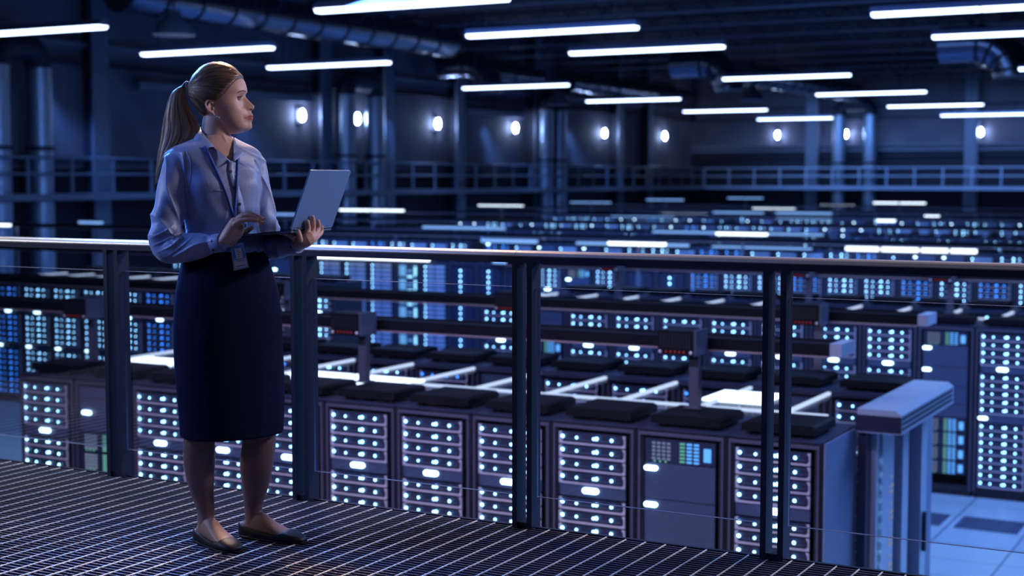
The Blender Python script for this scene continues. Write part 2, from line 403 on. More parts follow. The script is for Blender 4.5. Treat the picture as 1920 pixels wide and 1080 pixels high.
cols = [(-16.8, 'middle', [0, 1, 2, 3, 4, 5, 6]), (-26.6, 'left', [0, 1, 2, 3, 4, 5, 6]), (-7.7, 'right', [1, 2, 3])]
for x, cn, rows in cols:
    for n_, i in enumerate(rows):
        y = LY[i] + (.25 if x < -20 else 0)
        lb = 'long white fluorescent lamp, %s in the %s column of ceiling lamps' % (ORD[n_] + ' nearest', cn)
        o = lamp0 if not used else copy_tree(lamp0); used = True
        o.location = (x, y, 4.47); tag(o, lb, 'lamp', 'fluorescent lamps under the roof')
# ---------------------------------------------------------------- floor vents
for x0, l in ((-3.19, 'right one'), (-3.975, 'left one')):
    t = thing('floor_vent', 'dark perforated floor vent tile in the pale floor, ' + l, 'vent', (x0, 15.56, FZ), 'perforated floor tiles')
    p = MB().box(0, .64, 0, .56, 0.001, .008); p.build('grille', M['perf'], t)
    s_ = MB()
    for i in range(16): s_.box(.03 + i * .038, .036 + i * .038, .03, .53, .008, .011)
    s_.build('slats', M['blank'], t)
#SECTION racks
# ---------------------------------------------------------------- server racks
PITCH, RH, RD = 0.645, TOP - FZ, 0.78
_cache = {}
def unit_mesh(kind, led):
    key = ('unit', kind, led)
    if key in _cache: return _cache[key]
    # one drive unit; origin lower left of the bay, facing -Y
    W, H = .50, .082
    mb = MB().box(0, W, -.006, .02, 0, H)                                   # recess face
    mb.prism([(.0, 0.0), (W, 0.0), (W - .024, .011), (.024, .011)], 'y', -.017, -.006, 1)   # ledge
    for f_ in (lambda q: q, lambda q: W - q):
        for pl in ([(0, H), (0, 0.0), (.024, .011), (.009, H * .34), (.009, H * .72), (.022, H)],):
            pp = [(f_(a), b) for a, b in pl]
            mb.prism(pp if f_(0) == 0 else pp[::-1], 'y', -.019, -.006, 1)
    mb.box(.05, W - .04, -.016, -.006, .028, .036, 2)
    me = mb.mesh('drive_unit', [M['rack_in'], M['ledge'], M['blank']])
    lb = MB()
    for u, r, m in ((.055, .0125, 0), (.27, .0095, 1), (.53, .010, 1), (.575, .0125, 0), (.80, .011, 1)):
        lb.ball((u * W, -.02, H * .62 if m == 0 else H * .58), r, r * .5, r, 8, 5, 0 if (m == 0 or led != 'mix') else 1)
    lm = lb.mesh('status_lights', [M['led_c' if led in 'cmix' else 'led_b'], M['led_d']])
    _cache[key] = (me, lm)
    return _cache[key]
def one(key, fn):
    if key not in _cache: _cache[key] = fn()
    return _cache[key]
def frame_mesh(side=False):
    def f():
        mb = MB()
        w, d, h = PITCH - .006, RD, RH
        mb.box(0, .05, .012, d, .06, h, 0).box(w - .05, w, .012, d, .06, h, 0)
        mb.box(.05, w - .05, .012, d, h - .04, h, 0).box(.05, w - .05, .012, d, 0.06, .12, 0).box(.05, w - .05, .3, d, .12, h - .04, 0)
        mb.box(.02, w - .02, .03, d - .03, 0, .06, 0)
        mb.box(.016, .030, -.004, .012, .06, h - .01, 1).box(w - .030, w - .016, -.004, .012, .06, h - .01, 1)
        mb.box(.03, w - .03, -.002, .012, h - .035, h - .012, 1)
        mb.box(.0, w, .0, d, h, h + .012, 2)
        return mb.mesh('cabinet_frame', [M['rack'], M['rack_lip'], M['roof']])
    return one('frame', f)
def roofbox_mesh():
    def f():
        mb = MB().prism([(.07, .035), (.57, .035), (.57, .085), (.54, .098), (.10, .098), (.07, .085)], 'y', .08, .54)
        for x in (.12, .3, .48):
            mb.box(x, x + .05, .11, .19, .012, .035).box(x, x + .05, .44, .51, .012, .035)
        return mb.mesh('roof_box', M['roofbox'])
    return one('rbox', f)
def badge_mesh(w, h, hot='badge'):
    def f():
        mb = MB()
        pts = [(math.cos(a) * h / 2 + (w / 2 - h / 2) * (1 if math.cos(a) > 0 else -1), math.sin(a) * h / 2) for a in [2 * PI * (i + .5) / 16 for i in range(16)]]
        mb.prism(pts, 'y', -.014, 0)
        return mb.mesh('badge_light', M[hot])
    return one(('badge', w, h, hot), f)
def panel_mesh(h, m='blank'):
    def f():
        mb = MB().box(0, .50, -.008, .012, 0.003, h - .003, 0)
        mb.box(.0, .012, -.011, -.008, .01, h - .01, 0)
        return mb.mesh('blanking_panel', M[m])
    return one(('panel', h, m), f)
def ports_mesh(seed):
    def f():
        rn = random.Random(seed); mb = MB().box(0, .5, -.006, .012, 0.003, .16, 0)
        for c in range(4):
            for r in range(5): mb.box(.05 + c * .036, .073 + c * .036, -.012, -.006, .02 + r * .026, .036 + r * .026, 1)
        for c in range(3):
            for r in range(6): mb.box(.25 + c * .05, .285 + c * .05, -.012, -.006, .012 + r * .024, .025 + r * .024, 2 if c else 3)
        for c in range(3): mb.ball((.07 + c * .04, -.012, .01), .008, .006, .008, 6, 4, 3)
        mb.box(.42, .47, -.012, -.006, .03, .12, 2)
        return mb.mesh('port_panel', [M['rack_in'], M['led_p'], M['led_d'], M['led_g']])
    return one(('ports', seed), f)
def blade_mesh(led):
    def f():
        mb = MB().box(0, .5, -.004, .012, 0, .085, 1)
        for a, b in ((.06, .24), (.27, .49)): mb.prism([(a, .02), (a + .02, .012), (b - .02, .012), (b, .02), (b, .058), (b - .02, .066), (a + .02, .066), (a, .058)], 'y', -.03, -.004, 0)
        mb.ball((.03, -.02, .04), .015, .01, .015, 8, 5, 2)
        return mb.mesh('blade_unit', [M['blade'], M['rack_in'], M[led]])
    return one(('blade', led), f)
def module_mesh():
    def f():
        mb = MB().box(0, .5, -.004, .012, 0, .28, 0)
        for a in (.05, .13): mb.box(a, a + .065, -.016, -.004, .03, .25, 1)
        mb.box(.24, .36, -.016, -.004, .0, .04, 3).box(.24, .36, -.016, -.004, .12, .15, 1)
        mb.prism([(.41, .05), (.43, .03), (.45, .05), (.45, .22), (.43, .24), (.41, .22)], 'y', -.02, -.004, 3)
        return mb.mesh('cyan_module', [M['blank'], M['badge_c'], M['badge'], M['mod_hot']])
    return one('cyanmod', f)
def column_mesh(led):
    def f():
        mb = MB().box(0, .5, -.004, .012, 0, 1.7, 0).box(.16, .30, -.012, -.004, .05, 1.65, 1)
        for i in range(15): mb.ball((.21, -.016, .1 + i * .108), .018, .008, .018, 8, 5, 2)
        return mb.mesh('light_column', [M['rack_in'], M['blank'], M[led]])
    return one(('col', led), f)
BX = (PITCH - .006 - .5) / 2
KIND_WORDS = {'D': 'black rack with cyan status lights', 'd': 'black rack with deep blue lights', 'm': 'black rack with mixed lights',
              'P': 'rack of small pale port panels', 'B': 'rack with smooth blue blank panels', 'H': 'rack of pale blade units',
              'C': 'rack of bright cyan modules', 'K': 'dark cabinet with one column of lights', 'M': 'rack of blank panels above port panels'}
def make_rack(kind, detail=2, box=True):
    key = ('rack', kind, detail, box)
    t = link('server_rack', None)
    link('cabinet_frame', frame_mesh(), t)
    if box: link('roof_box', roofbox_mesh(), t, (0, 0, RH))
    ztop = RH - .05
    z = ztop
    def put(nm, me, h, lm=None, lx=0):
        nonlocal z
        z -= h
        p = link(nm, me, t, (BX, 0, z))
        if lm is not None: link('status_lights', lm, p)
        return p
    if detail == 0:          # far racks: a joined front of units and a joined set of lights
        mb = MB(); lb = MB(); c = 0
        while z > .2:
            c += 1
            if kind == 'H': z -= .093; mb.box(BX + .03, BX + .47, -.02, .0, z, z + .05, 2); lb.ball((BX + .03, -.02, z + .03), .018, .01, .018, 6, 4, 0); continue
            if kind == 'K': z -= .11; lb.ball((BX + .2, -.02, z + .03), .018, .01, .018, 6, 4, 0); continue
            if kind in 'BC': z -= .21; mb.box(BX, BX + .5, -.01, .01, z, z + .2, 3); lb.box(BX + .02, BX + .08, -.02, -.01, z + .14, z + .17, 1); continue
            z -= .093
            if c in (5, 11): lb.box(BX + .2, BX + .3, -.02, -.01, z + .02, z + .055, 1); mb.box(BX, BX + .5, -.01, .01, z, z + .09, 3); continue
            mb.box(BX, BX + .5, -.03, .0, z, z + .013, 1)
            for u, r in ((.055, .017), (.55, .02), (.8, .012)): lb.ball((BX + u * .5, -.02, z + .05), r, .01, r, 6, 4, 0)
        mb.box(BX, BX + .5, .0, .02, .13, ztop, 0)
        link('server_units', mb.mesh('server_units', [M['rack_in'], M['ledge'], M['blade'], M['blank']]), t)
        link('status_lights', lb.mesh('status_lights', [M['led_b' if kind == 'd' else 'led_c'], M['badge']]), t)
        return t
    if kind in 'Ddm':
        me, lm = unit_mesh('u', {'D': 'c', 'd': 'b', 'm': 'mix'}[kind])
        for i in range(4): put('drive_unit', me, .093, lm)
        p = put('blanking_panel', panel_mesh(.088), .088); link('badge_light', badge_mesh(.12, .038), p, (.24, -.008, .05))
        for i in range(5): put('drive_unit', me, .093, lm)
        p = put('blanking_panel', panel_mesh(.10), .10); link('badge_light', badge_mesh(.10, .032), p, (.04, -.008, .05))
        for i in range(8):
            if z > .22: put('drive_unit', me, .093, lm)
    elif kind == 'P':
        put('blanking_panel', panel_mesh(.10), .10); p = put('blanking_panel', panel_mesh(.28), .28); link('badge_light', badge_mesh(.10, .035), p, (.08, -.008, .16))
        i = 0
        while z > .3: put('port_panel', ports_mesh(i % 3), .165); i += 1
    elif kind == 'M':
        put('port_panel', ports_mesh(5), .165)
        for h in (.25, .22, .20, .16):
            p = put('blanking_panel', panel_mesh(h), h); link('badge_light', badge_mesh(.095, .032), p, (.045, -.008, h - .04))
        i = 0
        while z > .3: put('port_panel', ports_mesh(i % 3), .165); i += 1
    elif kind == 'B':
        for i in range(1): put('port_panel', ports_mesh(5), .165)
        for h in (.25, .30, .22, .20, .25, .22):
            if z - h > .12: p = put('blanking_panel', panel_mesh(h), h); link('badge_light', badge_mesh(.095, .032), p, (.045, -.008, h - .04))
    elif kind == 'H':
        while z > .22: put('blade_unit', blade_mesh('led_c'), .093)
    elif kind == 'C':
        while z > .42: put('cyan_module', module_mesh(), .285)
    elif kind == 'K':
        put('light_column', column_mesh('led_c'), 1.72)
    return t
protos = {}
def place_rack(kind, x, y, detail, label, group, box=True, fresh=[0]):
    key = (kind, detail, box)
    if key not in protos:
        protos[key] = make_rack(kind, detail, box); o = protos[key]
    else: o = copy_tree(protos[key])
    o.location = (x, y, FZ); tag(o, label, 'rack', group)
    return o
def row(kinds, x0, y, detail, words, group, step=PITCH, uniq=True, box=True):
    n = len(kinds)
    for i, kd in enumerate(kinds):
        if kd == '.': continue
        if uniq: lb = '%s, %s from the left %s' % (KIND_WORDS[kd], ORD[i], words)
        else: lb = '%s %s' % (KIND_WORDS[kd], words)
        place_rack(kd, x0 + i * step, y, detail, lb, group, box)
# front pod
GX = -3.33
row('DPDDDDDDDBD', GX - 10 * PITCH, 9.1, 2, 'in the front row', 'front row of server racks')
row('DdDDdPDDdPD', GX - 10 * PITCH, 11.4, 2, 'in the second row', 'second row of server racks')
# second pod
row('DPDDDDDDDMDDD', -3.32 - 10 * PITCH, 17.15, 2, 'in the third row', 'third row of server racks')
row('DdDDDDdDD', -19.58, 17.15, 2, 'in the third row, left part', 'third row of server racks, left part')
row('DDDDDDDDDDDDD', -3.32 - 10 * PITCH, 19.45, 0, 'behind the third row', 'fourth row of server racks')
row('DDDDDDDDD', -19.58, 19.45, 0, 'behind the third row, left part', 'fourth row of server racks, left part')
# third pod
row('PDHHHCHKKKDBDKKdDDdDDdDdDDD', -19.79, 25.5, 2, 'in the fifth row', 'fifth row of server racks')
for pi_, y in enumerate((34.0, 42.4, 50.8, 59.2, 67.6)):
    rn = random.Random(20 + pi_)
    x0 = max(-30.0, -y * 1.08 - 1); n = int((-y * .10 - x0) / PITCH)
    ks = ''.join(rn.choice('DDdDBHHCKHdDP' if pi_ == 0 else 'DDBBHHCKdH') for _ in range(n))
    for j in rn.sample(range(4, n - 4), 2): ks = ks[:j] + '.' + ks[j + 1:]
    row(ks.replace('P', 'B'), x0, y, 0, 'in the %s distant row' % ORD[pi_], '%s distant row of racks' % ORD[pi_], uniq=True)
# ---------------------------------------------------------------- aisle roofs
def aisle_roof(x0, n, y0, y1, label, panels=(), bars=True):
    t = thing('aisle_roof', label, 'roof', (x0, y0, TOP), 'glazed aisle roofs')
    W = n * PITCH; d = y1 - y0
    MB().box(0, W, 0, d, -.012, -.004).build('glass_panel', M['roof_glass'], t)
    MB().box(0, W, 0, .03, -.04, .004).build('edge_rail', M['roof'], t)
    MB().box(0, W, d - .02, d, -.012, .004).build('edge_rail', M['roof'], t)
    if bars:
        me = MB().box(-.013, .013, .04, d - .04, -.01, .014).mesh('glowing_beam', M['bar'])
        for i in range(n): link('glowing_beam', me, t, ((i + .02) * PITCH + .02, 0, 0))
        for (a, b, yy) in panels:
            MB().box(a, b, yy, yy + .5, -.006, .014).build('glow_panel', M['bar_hot'], t)
        MB().box(.3, W - .3, .28, .315, -.008, .012).build('glowing_beam', M['bar'], t)
    return t
G0 = GX - 10 * PITCH
aisle_roof(G0, 11, 9.92, 11.36, 'glazed roof with glowing white beams over the nearest aisle', [(2.05, 3.3, .0), (5.72, 6.2, .62), (.15, .75, .1)])  # panels: bright image of a lamp in the glass, put in as emission
aisle_roof(-3.32 - 10 * PITCH, 13, 17.97, 19.4, 'glazed roof with glowing beams over the aisle of the second block')
aisle_roof(-19.58, 9, 17.97, 19.4, 'glazed roof with glowing beams over the left aisle of the second block', [(.2, 1.6, .1), (1.9, 5.6, .1)])
# header lights that run along the top front of the far rows
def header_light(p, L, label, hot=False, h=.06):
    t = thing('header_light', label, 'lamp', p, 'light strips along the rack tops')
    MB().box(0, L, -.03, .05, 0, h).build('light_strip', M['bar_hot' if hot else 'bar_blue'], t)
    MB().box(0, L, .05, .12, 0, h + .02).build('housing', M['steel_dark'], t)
header_light((-18.6, 25.42, TOP + .013), 2.9, 'bright header light above the pale blade racks', True)
header_light((-14.2, 25.42, TOP + .013), 1.1, 'short header light just left of the third railing post')
def unproj(x, y, Y):
    cy, sy, cp, sp = math.cos(YAW), math.sin(YAW), math.cos(PIT), math.sin(PIT)
    fw = Vector((-sy * cp, cy * cp, -sp)); rt = Vector((cy, sy, 0)); up = rt.cross(fw)
    d = fw + rt * ((x - 960) / F) - up * ((y - 540) / F)
    return Vector((0, 0, EYE)) + d * (Y / d.y)
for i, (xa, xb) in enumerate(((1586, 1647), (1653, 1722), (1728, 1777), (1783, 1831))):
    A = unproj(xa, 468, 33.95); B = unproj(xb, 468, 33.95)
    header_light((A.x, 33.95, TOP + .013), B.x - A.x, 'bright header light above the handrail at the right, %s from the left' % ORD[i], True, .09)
def aisle_lamp(a, b, y, z, label, hot=True):
    t = thing('aisle_lamp', label, 'lamp', (a, y, z), 'slim lamps on posts between the far rows')
    L = b - a
    MB().prism([(-.05, -.04), (.05, -.04), (.07, .02), (-.07, .02)], 'x', 0, L * .48).prism([(-.05, -.04), (.05, -.04), (.07, .02), (-.07, .02)], 'x', L * .52, L).build('tube', M['bar_hot' if hot else 'bar_blue'], t)
    MB().box(0, L, -.06, .10, .02, .07).build('housing', M['steel_dark'], t)
    for x in (.5 * L,): MB().tube([(x, .08, .03), (x, .08, FZ - z)], .03, 6).build('post', M['steel_blue'], t)
AL = [(1142, 1247, 455, 27.5, 1), (1344, 1438, 437, 31.0, 1), (1535, 1576, 423, 37, 1), (1645, 1678, 413, 42, 1), (1734, 1761, 405, 45, 1), (638, 756, 393, 48, 1), (872, 980, 385, 52, 1), (1048, 1145, 379, 56, 0),
      (1193, 1281, 374, 60, 0), (0, 55, 421, 36, 1), (150, 190, 416, 40, 0), (508, 556, 401, 42, 0), (1240, 1325, 401, 52, 1), (1412, 1490, 391, 56, 1), (1538, 1600, 385, 60, 1), (1638, 1735, 380, 64, 1), (640, 840, 434, 31, 0), (1365, 1430, 371, 66, 0), (1800, 1915, 410, 50, 0)]
for i, (a, b, yy, Y, hot) in enumerate(sorted(AL)):
    d = unproj((a + b) / 2, yy, 1.0) - Vector((0, 0, EYE))
    t_ = min((EYE - .12) / -d.z, 29.0 / -d.x, 77.0) - (1.2 if i == 3 else 0)
    A = unproj(a, yy, t_); B = unproj(b, yy, t_)
    aisle_lamp(max(A.x, -29.7), B.x, t_, A.z, 'slim lamp on a post among the far racks, %s from the left' % ORD[i], bool(hot))
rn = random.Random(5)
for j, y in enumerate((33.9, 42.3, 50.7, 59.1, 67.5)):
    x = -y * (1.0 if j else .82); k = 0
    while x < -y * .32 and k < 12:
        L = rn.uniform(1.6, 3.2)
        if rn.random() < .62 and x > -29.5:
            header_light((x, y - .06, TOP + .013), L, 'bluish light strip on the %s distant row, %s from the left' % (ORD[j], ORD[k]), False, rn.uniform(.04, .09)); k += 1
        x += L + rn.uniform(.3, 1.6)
# ---------------------------------------------------------------- door at the end of the nearest aisle
t = thing('aisle_door', 'pale blue aluminium door closing the end of the nearest aisle', 'door', (-2.66, 9.85, FZ))
MB().prism([(0, 0), (.30, -.0), (.30, .13), (.26, .16), (0, .16)], 'y', 0, 1.62).build('header', M['door_al'], t, (0, -.05, RH - .02))
hl = MB()
for i in range(3): hl.box(.30, .306, .02, 1.56, .03 + i * .035, .045 + i * .035)
hl.build('groove_strip', M['door_dark'], t, (0, -.05, RH - .02))
MB().box(-.01, .30, -.006, 0, .01, .12).build('header_end_plate', M['door_dark'], t, (0, -.05, RH - .02))
for y0, y1, x1, m in ((-.02, .10, .06, 'door_dark'), (.10, .15, .10, 'door_al'), (.15, .30, .05, 'door_dark'), (.30, .62, .09, 'door_al'), (.84, 1.02, .10, 'door_al'), (1.34, 1.52, .12, 'door_al')):
    MB().box(0, x1, y0, y1, 0, RH - .03).build('frame_post' if m == 'door_al' else 'dark_jamb', M[m], t)
for y0, y1 in ((.62, .84), (1.02, 1.34)):
    MB().box(.02, .03, y0, y1, .02, RH - .03).build('glass_leaf', M['door_dark'], t)
lc = MB()
for i in range(17): lc.ball((.056, .17 + .0, RH - .30 - i * .093), .008, .012, .013, 8, 5)
lc.build('status_lights', M['led_c'], t)
l2 = MB()
for i in range(9): l2.ball((.10, .52, RH - .42 - i * .19), .006, .012, .013, 8, 5); l2.box(.09, .096, .5, .6, RH - .50 - i * .19, RH - .48 - i * .19); l2.box(.09, .096, .5, .6, RH - .54 - i * .19, RH - .525 - i * .19)
l2.build('indicator_marks', M['led_p'], t)
MB().box(.12, .15, 1.40, 1.44, .8, 1.1).build('handle', M['door_dark'], t)
# side panel at the right end of the front row
MB().box(0, .012, 0.02, .76, .06, RH).build('side_panel', M['rack_side'], thing('end_panel', 'pale blue steel side panel closing the right end of the front row', 'panel', (GX + PITCH, 9.1, FZ)))
MB().box(0, .012, 0.02, .76, .06, RH).build('side_panel', M['rack_side'], thing('end_panel', 'pale blue steel side panel closing the right end of the second row', 'panel', (GX + PITCH, 11.4, FZ)))
# ---------------------------------------------------------------- overhead trays and meter stands
def tray(x0, x1, y, label, z=.085):
    t = thing('cable_tray', label, 'tray', (x0, y, z), 'overhead cable trays')
    L = x1 - x0
    mb = MB().box(0, L, 0, .02, 0, .08).box(0, L, .28, .30, 0, .08).box(0, L, .02, .28, 0, .012)
    mb.build('channel', M['tray'], t)
    MB().box(0, L, -.012, .31, -.012, -.001).build('lit_edge_strip', M['tray_lit'], t)  # pinkish light along the tray's lower edge, put in as a coloured strip
    MB().box(L, L + .08, -.01, .31, -.005, .085).build('end_cap', M['tray_end'], t)
    cb = MB()
    for j in range(4): cb.tube([(0, .06 + j * .055, .05), (L, .06 + j * .055, .05)], .022, 6)
    cb.build('cable_bundle', M['roofbox'], t)
def meter(x, y, label):
    t = thing('meter_stand', label, 'meter', (x, y, TOP + .110), 'posts with red-lit meter boxes')
    MB().box(-.035, .035, -.03, .03, 0, .372).build('pole', M['pole'], t)
    MB().box(-.06, .06, -.05, .05, 0, .012).build('base_plate', M['pole'], t)
    MB().box(-.23, .035, -.12, .10, .372, .542).build('meter_box', M['roofbox'], t)
    MB().box(.035, .05, -.12, .10, .372, .547).build('side_plate', M['pole'], t)
    g = MB()
    for i in range(11): g.box(-.21 + i * .021, -.203 + i * .021, -.126, -.12, .422, .522)
    g.build('grille', M['rack'], t)
    l = MB()
    for i in range(5): l.ball((-.165 + i * .032, -.124, .397), .007, .004, .007, 6, 4)
    l.build('red_lights', M['led_r'], t)
    b = MB()
    for xx in (-.21, .015): b.ball((xx, -.124, .394), .013, .006, .013, 8, 5)
    b.build('bolt', M['ledge'], t)
tray(-15.2, -2.80, 9.62, 'nearest overhead cable tray, over the front row of racks')
for i, x in enumerate((-3.70, -6.44, -9.27)): meter(x, 9.47, 'post with a black meter box over the front row, %s from the right' % ORD[i])
tray(-16.5, -2.78, 12.02, 'second overhead cable tray, over the row behind the nearest aisle')
for i, x in enumerate((-3.56, -6.34, -9.0)): meter(x, 11.9, 'post with a black meter box over the second row, %s from the right' % ORD[i])
tray(-9.7, -1.6, 17.73, 'overhead cable tray over the third row of racks')
for i, x in enumerate((-3.7, -5.4, -7.96)): meter(x, 17.6, 'post with a black meter box over the third row, %s from the right' % ORD[i])
tray(-19.5, -13.8, 17.73, 'overhead cable tray over the left part of the third row')
for j, y in enumerate((26.1, 34.6, 43.0, 51.4, 59.8)): tray(max(-30, -y * 1.08), -y * .12, y, 'overhead cable tray over the %s row beyond the third, dark blue' % ORD[j])
#SECTION deck
# ---------------------------------------------------------------- gallery deck with grating
DX0, DX1, DY0, DY1 = -7.2, 2.4, 1.2, 4.70
bars = MB()
y = DY1 - .02
while y > DY0:
    bars.box(DX0, DX1, y - .0013, y + .0013, -.020, -.0006, 0).box(DX0, DX1, y - .0013, y + .0013, -.0006, 0.0, 1); y -= .026
tag(bars.build('floor_grating', [M['grate'], M['grate_top']]), 'dark steel grating floor of the gallery', None, None, 'structure')
rods = MB(); x = -0.05 - .0755 * 130
while x < DX1:
    if x > DX0: rods.box(x - .0021, x + .0021, DY0, DY1, -.002, .0014)
    x += .0755
tag(rods.build('floor_grating_rods', M['grate_rod']), 'bright cross rods of the gallery grating', None, None, 'structure')
struct('floor_gallery_shade_sheet', MB().box(DX0, DX1, DY0, DY1, -.10, -.0205), M['under'])  # added dark sheet for the shade below the grating
struct('trim_deck_edge', MB().box(DX0, DX1, DY1 - .004, DY1 + .012, -.30, .003).box(DX0, DX1, 4.3, DY1 - .01, -.34, -.11), M['post'])
# ---------------------------------------------------------------- railing
RY = 4.70
rl = thing('balustrade', 'gallery balustrade with brushed metal handrail, paired dark posts and glass', 'railing', (0, RY, 0))
pr = [(-.035, .968), (.035, .968), (.035, .990), (-.035, .990)]
MB().prism(pr, 'x', DX0, DX1).build('rail_channel', M['post'], rl)
arc = [(.030 * math.cos(a), .990 + .021 * math.sin(a)) for a in [PI * i / 10 for i in range(11)]]
seams = [DX0, -4.36, -2.52, -.62, DX1]
for a, b in zip(seams[:-1], seams[1:]): MB().prism(arc, 'x', a + .001, b - .001, smooth=True).build('handrail', M['cap'], rl)
PX = [-6.3, -5.4, -4.46, -3.478, -2.487, -1.545, -.6, .35, 1.3]
for x in PX:
    MB().box(x - .042, x - .022, -.035, .035, -.06, .968).build('post_plate', M['post'], rl)
    MB().box(x + .018, x + .038, -.035, .035, -.06, .968).build('post_plate', M['post'], rl)
    MB().box(x - .022, x + .018, -.025, .025, -.06, .02).build('post_foot', M['post'], rl)
for a, b in zip(PX[:-1], PX[1:]):
    MB().box(a + .045, b - .05, -.005, .005, .116, .878).build('glass_pane', M['glass'], rl)
    MB().box(a + .045, b - .05, -.005, .005, .1145, .116).build('pane_edge', M['glass_edge'], rl)
    MB().box(a + .045, b - .05, -.005, .005, .878, .8792).build('pane_edge', M['glass_edge'], rl)
#SECTION woman
# ---------------------------------------------------------------- the woman
_cy, _sy, _cp, _sp = math.cos(YAW), math.sin(YAW), math.cos(PIT), math.sin(PIT)
FWD = Vector((-_sy * _cp, _cy * _cp, -_sp)); RT = Vector((_cy, _sy, 0)); UPV = RT.cross(FWD)
TOC = Vector((_sy, -_cy, 0)); ZV = Vector((0, 0, 1))
D0 = 5.10; PXM = D0 / F
def W(x, y, w=0.0):
    return Vector((0, 0, EYE)) + (FWD + RT * ((x - 960) / F) - UPV * ((y - 540) / F)) * (D0 - w)
def G(x, y, z=0.0):
    d = FWD + RT * ((x - 960) / F) - UPV * ((y - 540) / F)
    return Vector((0, 0, EYE)) + d * ((z - EYE) / d.z)
def interp(t, xs, ys): return float(np.interp(t, xs, ys))
def smooth_interp(t, xs, ys):
    # monotone-ish Catmull-Rom
    xs = list(xs); ys = list(ys)
    if t <= xs[0]: return ys[0]
    if t >= xs[-1]: return ys[-1]
    i = max(j for j in range(len(xs) - 1) if xs[j] <= t)
    h = xs[i + 1] - xs[i]; u = (t - xs[i]) / h
    def sl(j):
        if j == 0: return (ys[1] - ys[0]) / (xs[1] - xs[0])
        if j == len(xs) - 1: return (ys[-1] - ys[-2]) / (xs[-1] - xs[-2])
        return (ys[j + 1] - ys[j - 1]) / (xs[j + 1] - xs[j - 1])
    m0, m1 = sl(i) * h, sl(i + 1) * h
    return (2 * u**3 - 3 * u**2 + 1) * ys[i] + (u**3 - 2 * u**2 + u) * m0 + (-2 * u**3 + 3 * u**2) * ys[i + 1] + (u**3 - u**2) * m1
def loft(mb, rings, cap=True, mi=0, closed=True):
    n = len(rings[0]); vs = [tuple(p) for r in rings for p in r]
    fs = []
    for i in range(len(rings) - 1):
        for k in range(n if closed else n - 1):
            fs.append((i * n + k, i * n + (k + 1) % n, (i + 1) * n + (k + 1) % n, (i + 1) * n + k))
    if cap:
        fs.append(tuple(range(n - 1, -1, -1))); fs.append(tuple((len(rings) - 1) * n + k for k in range(n)))
    mb.add(vs, fs, mi, True)
def hring(cx, y, w, a, b, th, n=64, ex=2.0, fold=None, tilt=0):
    # horizontal ring facing th (angle from image right towards the camera); a half width, b half depth
    c = W(cx, y, w); f = RT * math.cos(th) + TOC * math.sin(th); l = RT * math.sin(th) - TOC * math.cos(th)
    out = []
    for k in range(n):
        t = 2 * PI * k / n
        ct, st = math.cos(t), math.sin(t)
        x = math.copysign(abs(ct) ** (2 / ex), ct) * b; q = math.copysign(abs(st) ** (2 / ex), st) * a
        s = 1 + (fold(t) if fold else 0)
        out.append(c + f * x * s + l * q * s + ZV * (tilt * ct))
    return out
def limb(mb, pts, rads, n=20, fold=None, steps=6, flat=None, capr=True):
    # smooth tapered tube through pts; fold(s, phi) -> relative bump
    P = [Vector(p) for p in pts]; L = [0]
    for a, b in zip(P[:-1], P[1:]): L.append(L[-1] + (b - a).length)
    N_ = max(2, (len(P) - 1) * steps)
    cs = []
    for i in range(N_ + 1):
        t = L[-1] * i / N_
        cs.append((t / L[-1], Vector([smooth_interp(t, L, [p[j] for p in P]) for j in range(3)]), smooth_interp(t, L, rads)))
    rings = []; up = None
    for i, (s, c, r) in enumerate(cs):
        d = (cs[min(i + 1, N_)][1] - cs[max(i - 1, 0)][1]).normalized()
        if up is None: up = TOC if abs(d.dot(TOC)) < .8 else ZV
        a = d.cross(up).normalized(); up = a.cross(d).normalized()
        rings.append([c + (a * math.cos(2 * PI * k / n) + up * math.sin(2 * PI * k / n) * (flat or 1)) * r * (1 + (fold(s, 2 * PI * k / n) if fold else 0)) for k in range(n)])
    if capr:   # rounded ends
        d0 = (cs[0][1] - cs[1][1]).normalized(); d1 = (cs[-1][1] - cs[-2][1]).normalized()
        e0, e1 = [], []
        for q in (.45, .8):
            m = math.sqrt(1 - q * q)
            e0.append([cs[0][1] + d0 * rads[0] * q + (p - cs[0][1]) * m for p in rings[0]])
            e1.append([cs[-1][1] + d1 * rads[-1] * q + (p - cs[-1][1]) * m for p in rings[-1]])
        rings = e0[::-1] + rings + e1
    loft(mb, rings)
def remeshed(mb, name, voxel, smooth_it=2, fac=.5, thick=None):
    me = mb.mesh(name + '_src', [M['steel_dark']])
    bm = bmesh.new(); bm.from_mesh(me); bmesh.ops.recalc_face_normals(bm, faces=bm.faces); bm.to_mesh(me); bm.free()
    o = link(name + '_src', me)
    r = o.modifiers.new('r', 'REMESH'); r.mode = 'VOXEL'; r.voxel_size = voxel; r.use_smooth_shade = True
    if smooth_it:
        s_ = o.modifiers.new('s', 'SMOOTH'); s_.factor = fac; s_.iterations = smooth_it
    dg = bpy.context.evaluated_depsgraph_get(); dg.update()
    out = bpy.data.meshes.new_from_object(o.evaluated_get(dg))
    bpy.data.objects.remove(o)
    out.name = name; out.materials.clear()
    out.polygons.foreach_set('use_smooth', [True] * len(out.polygons))
    return out
def co(me):
    a = np.empty(len(me.vertices) * 3); me.vertices.foreach_get('co', a); return a.reshape(-1, 3)
def setco(me, a): me.vertices.foreach_set('co', a.ravel()); me.update()
def to_px(a):
    # world points -> pixel x, y, and offset towards the camera from the D0 plane
    v = a - np.array([0, 0, EYE]); z = v @ np.array(FWD)
    return 960 + F * (v @ np.array(RT)) / z, 540 - F * (v @ np.array(UPV)) / z, D0 - z
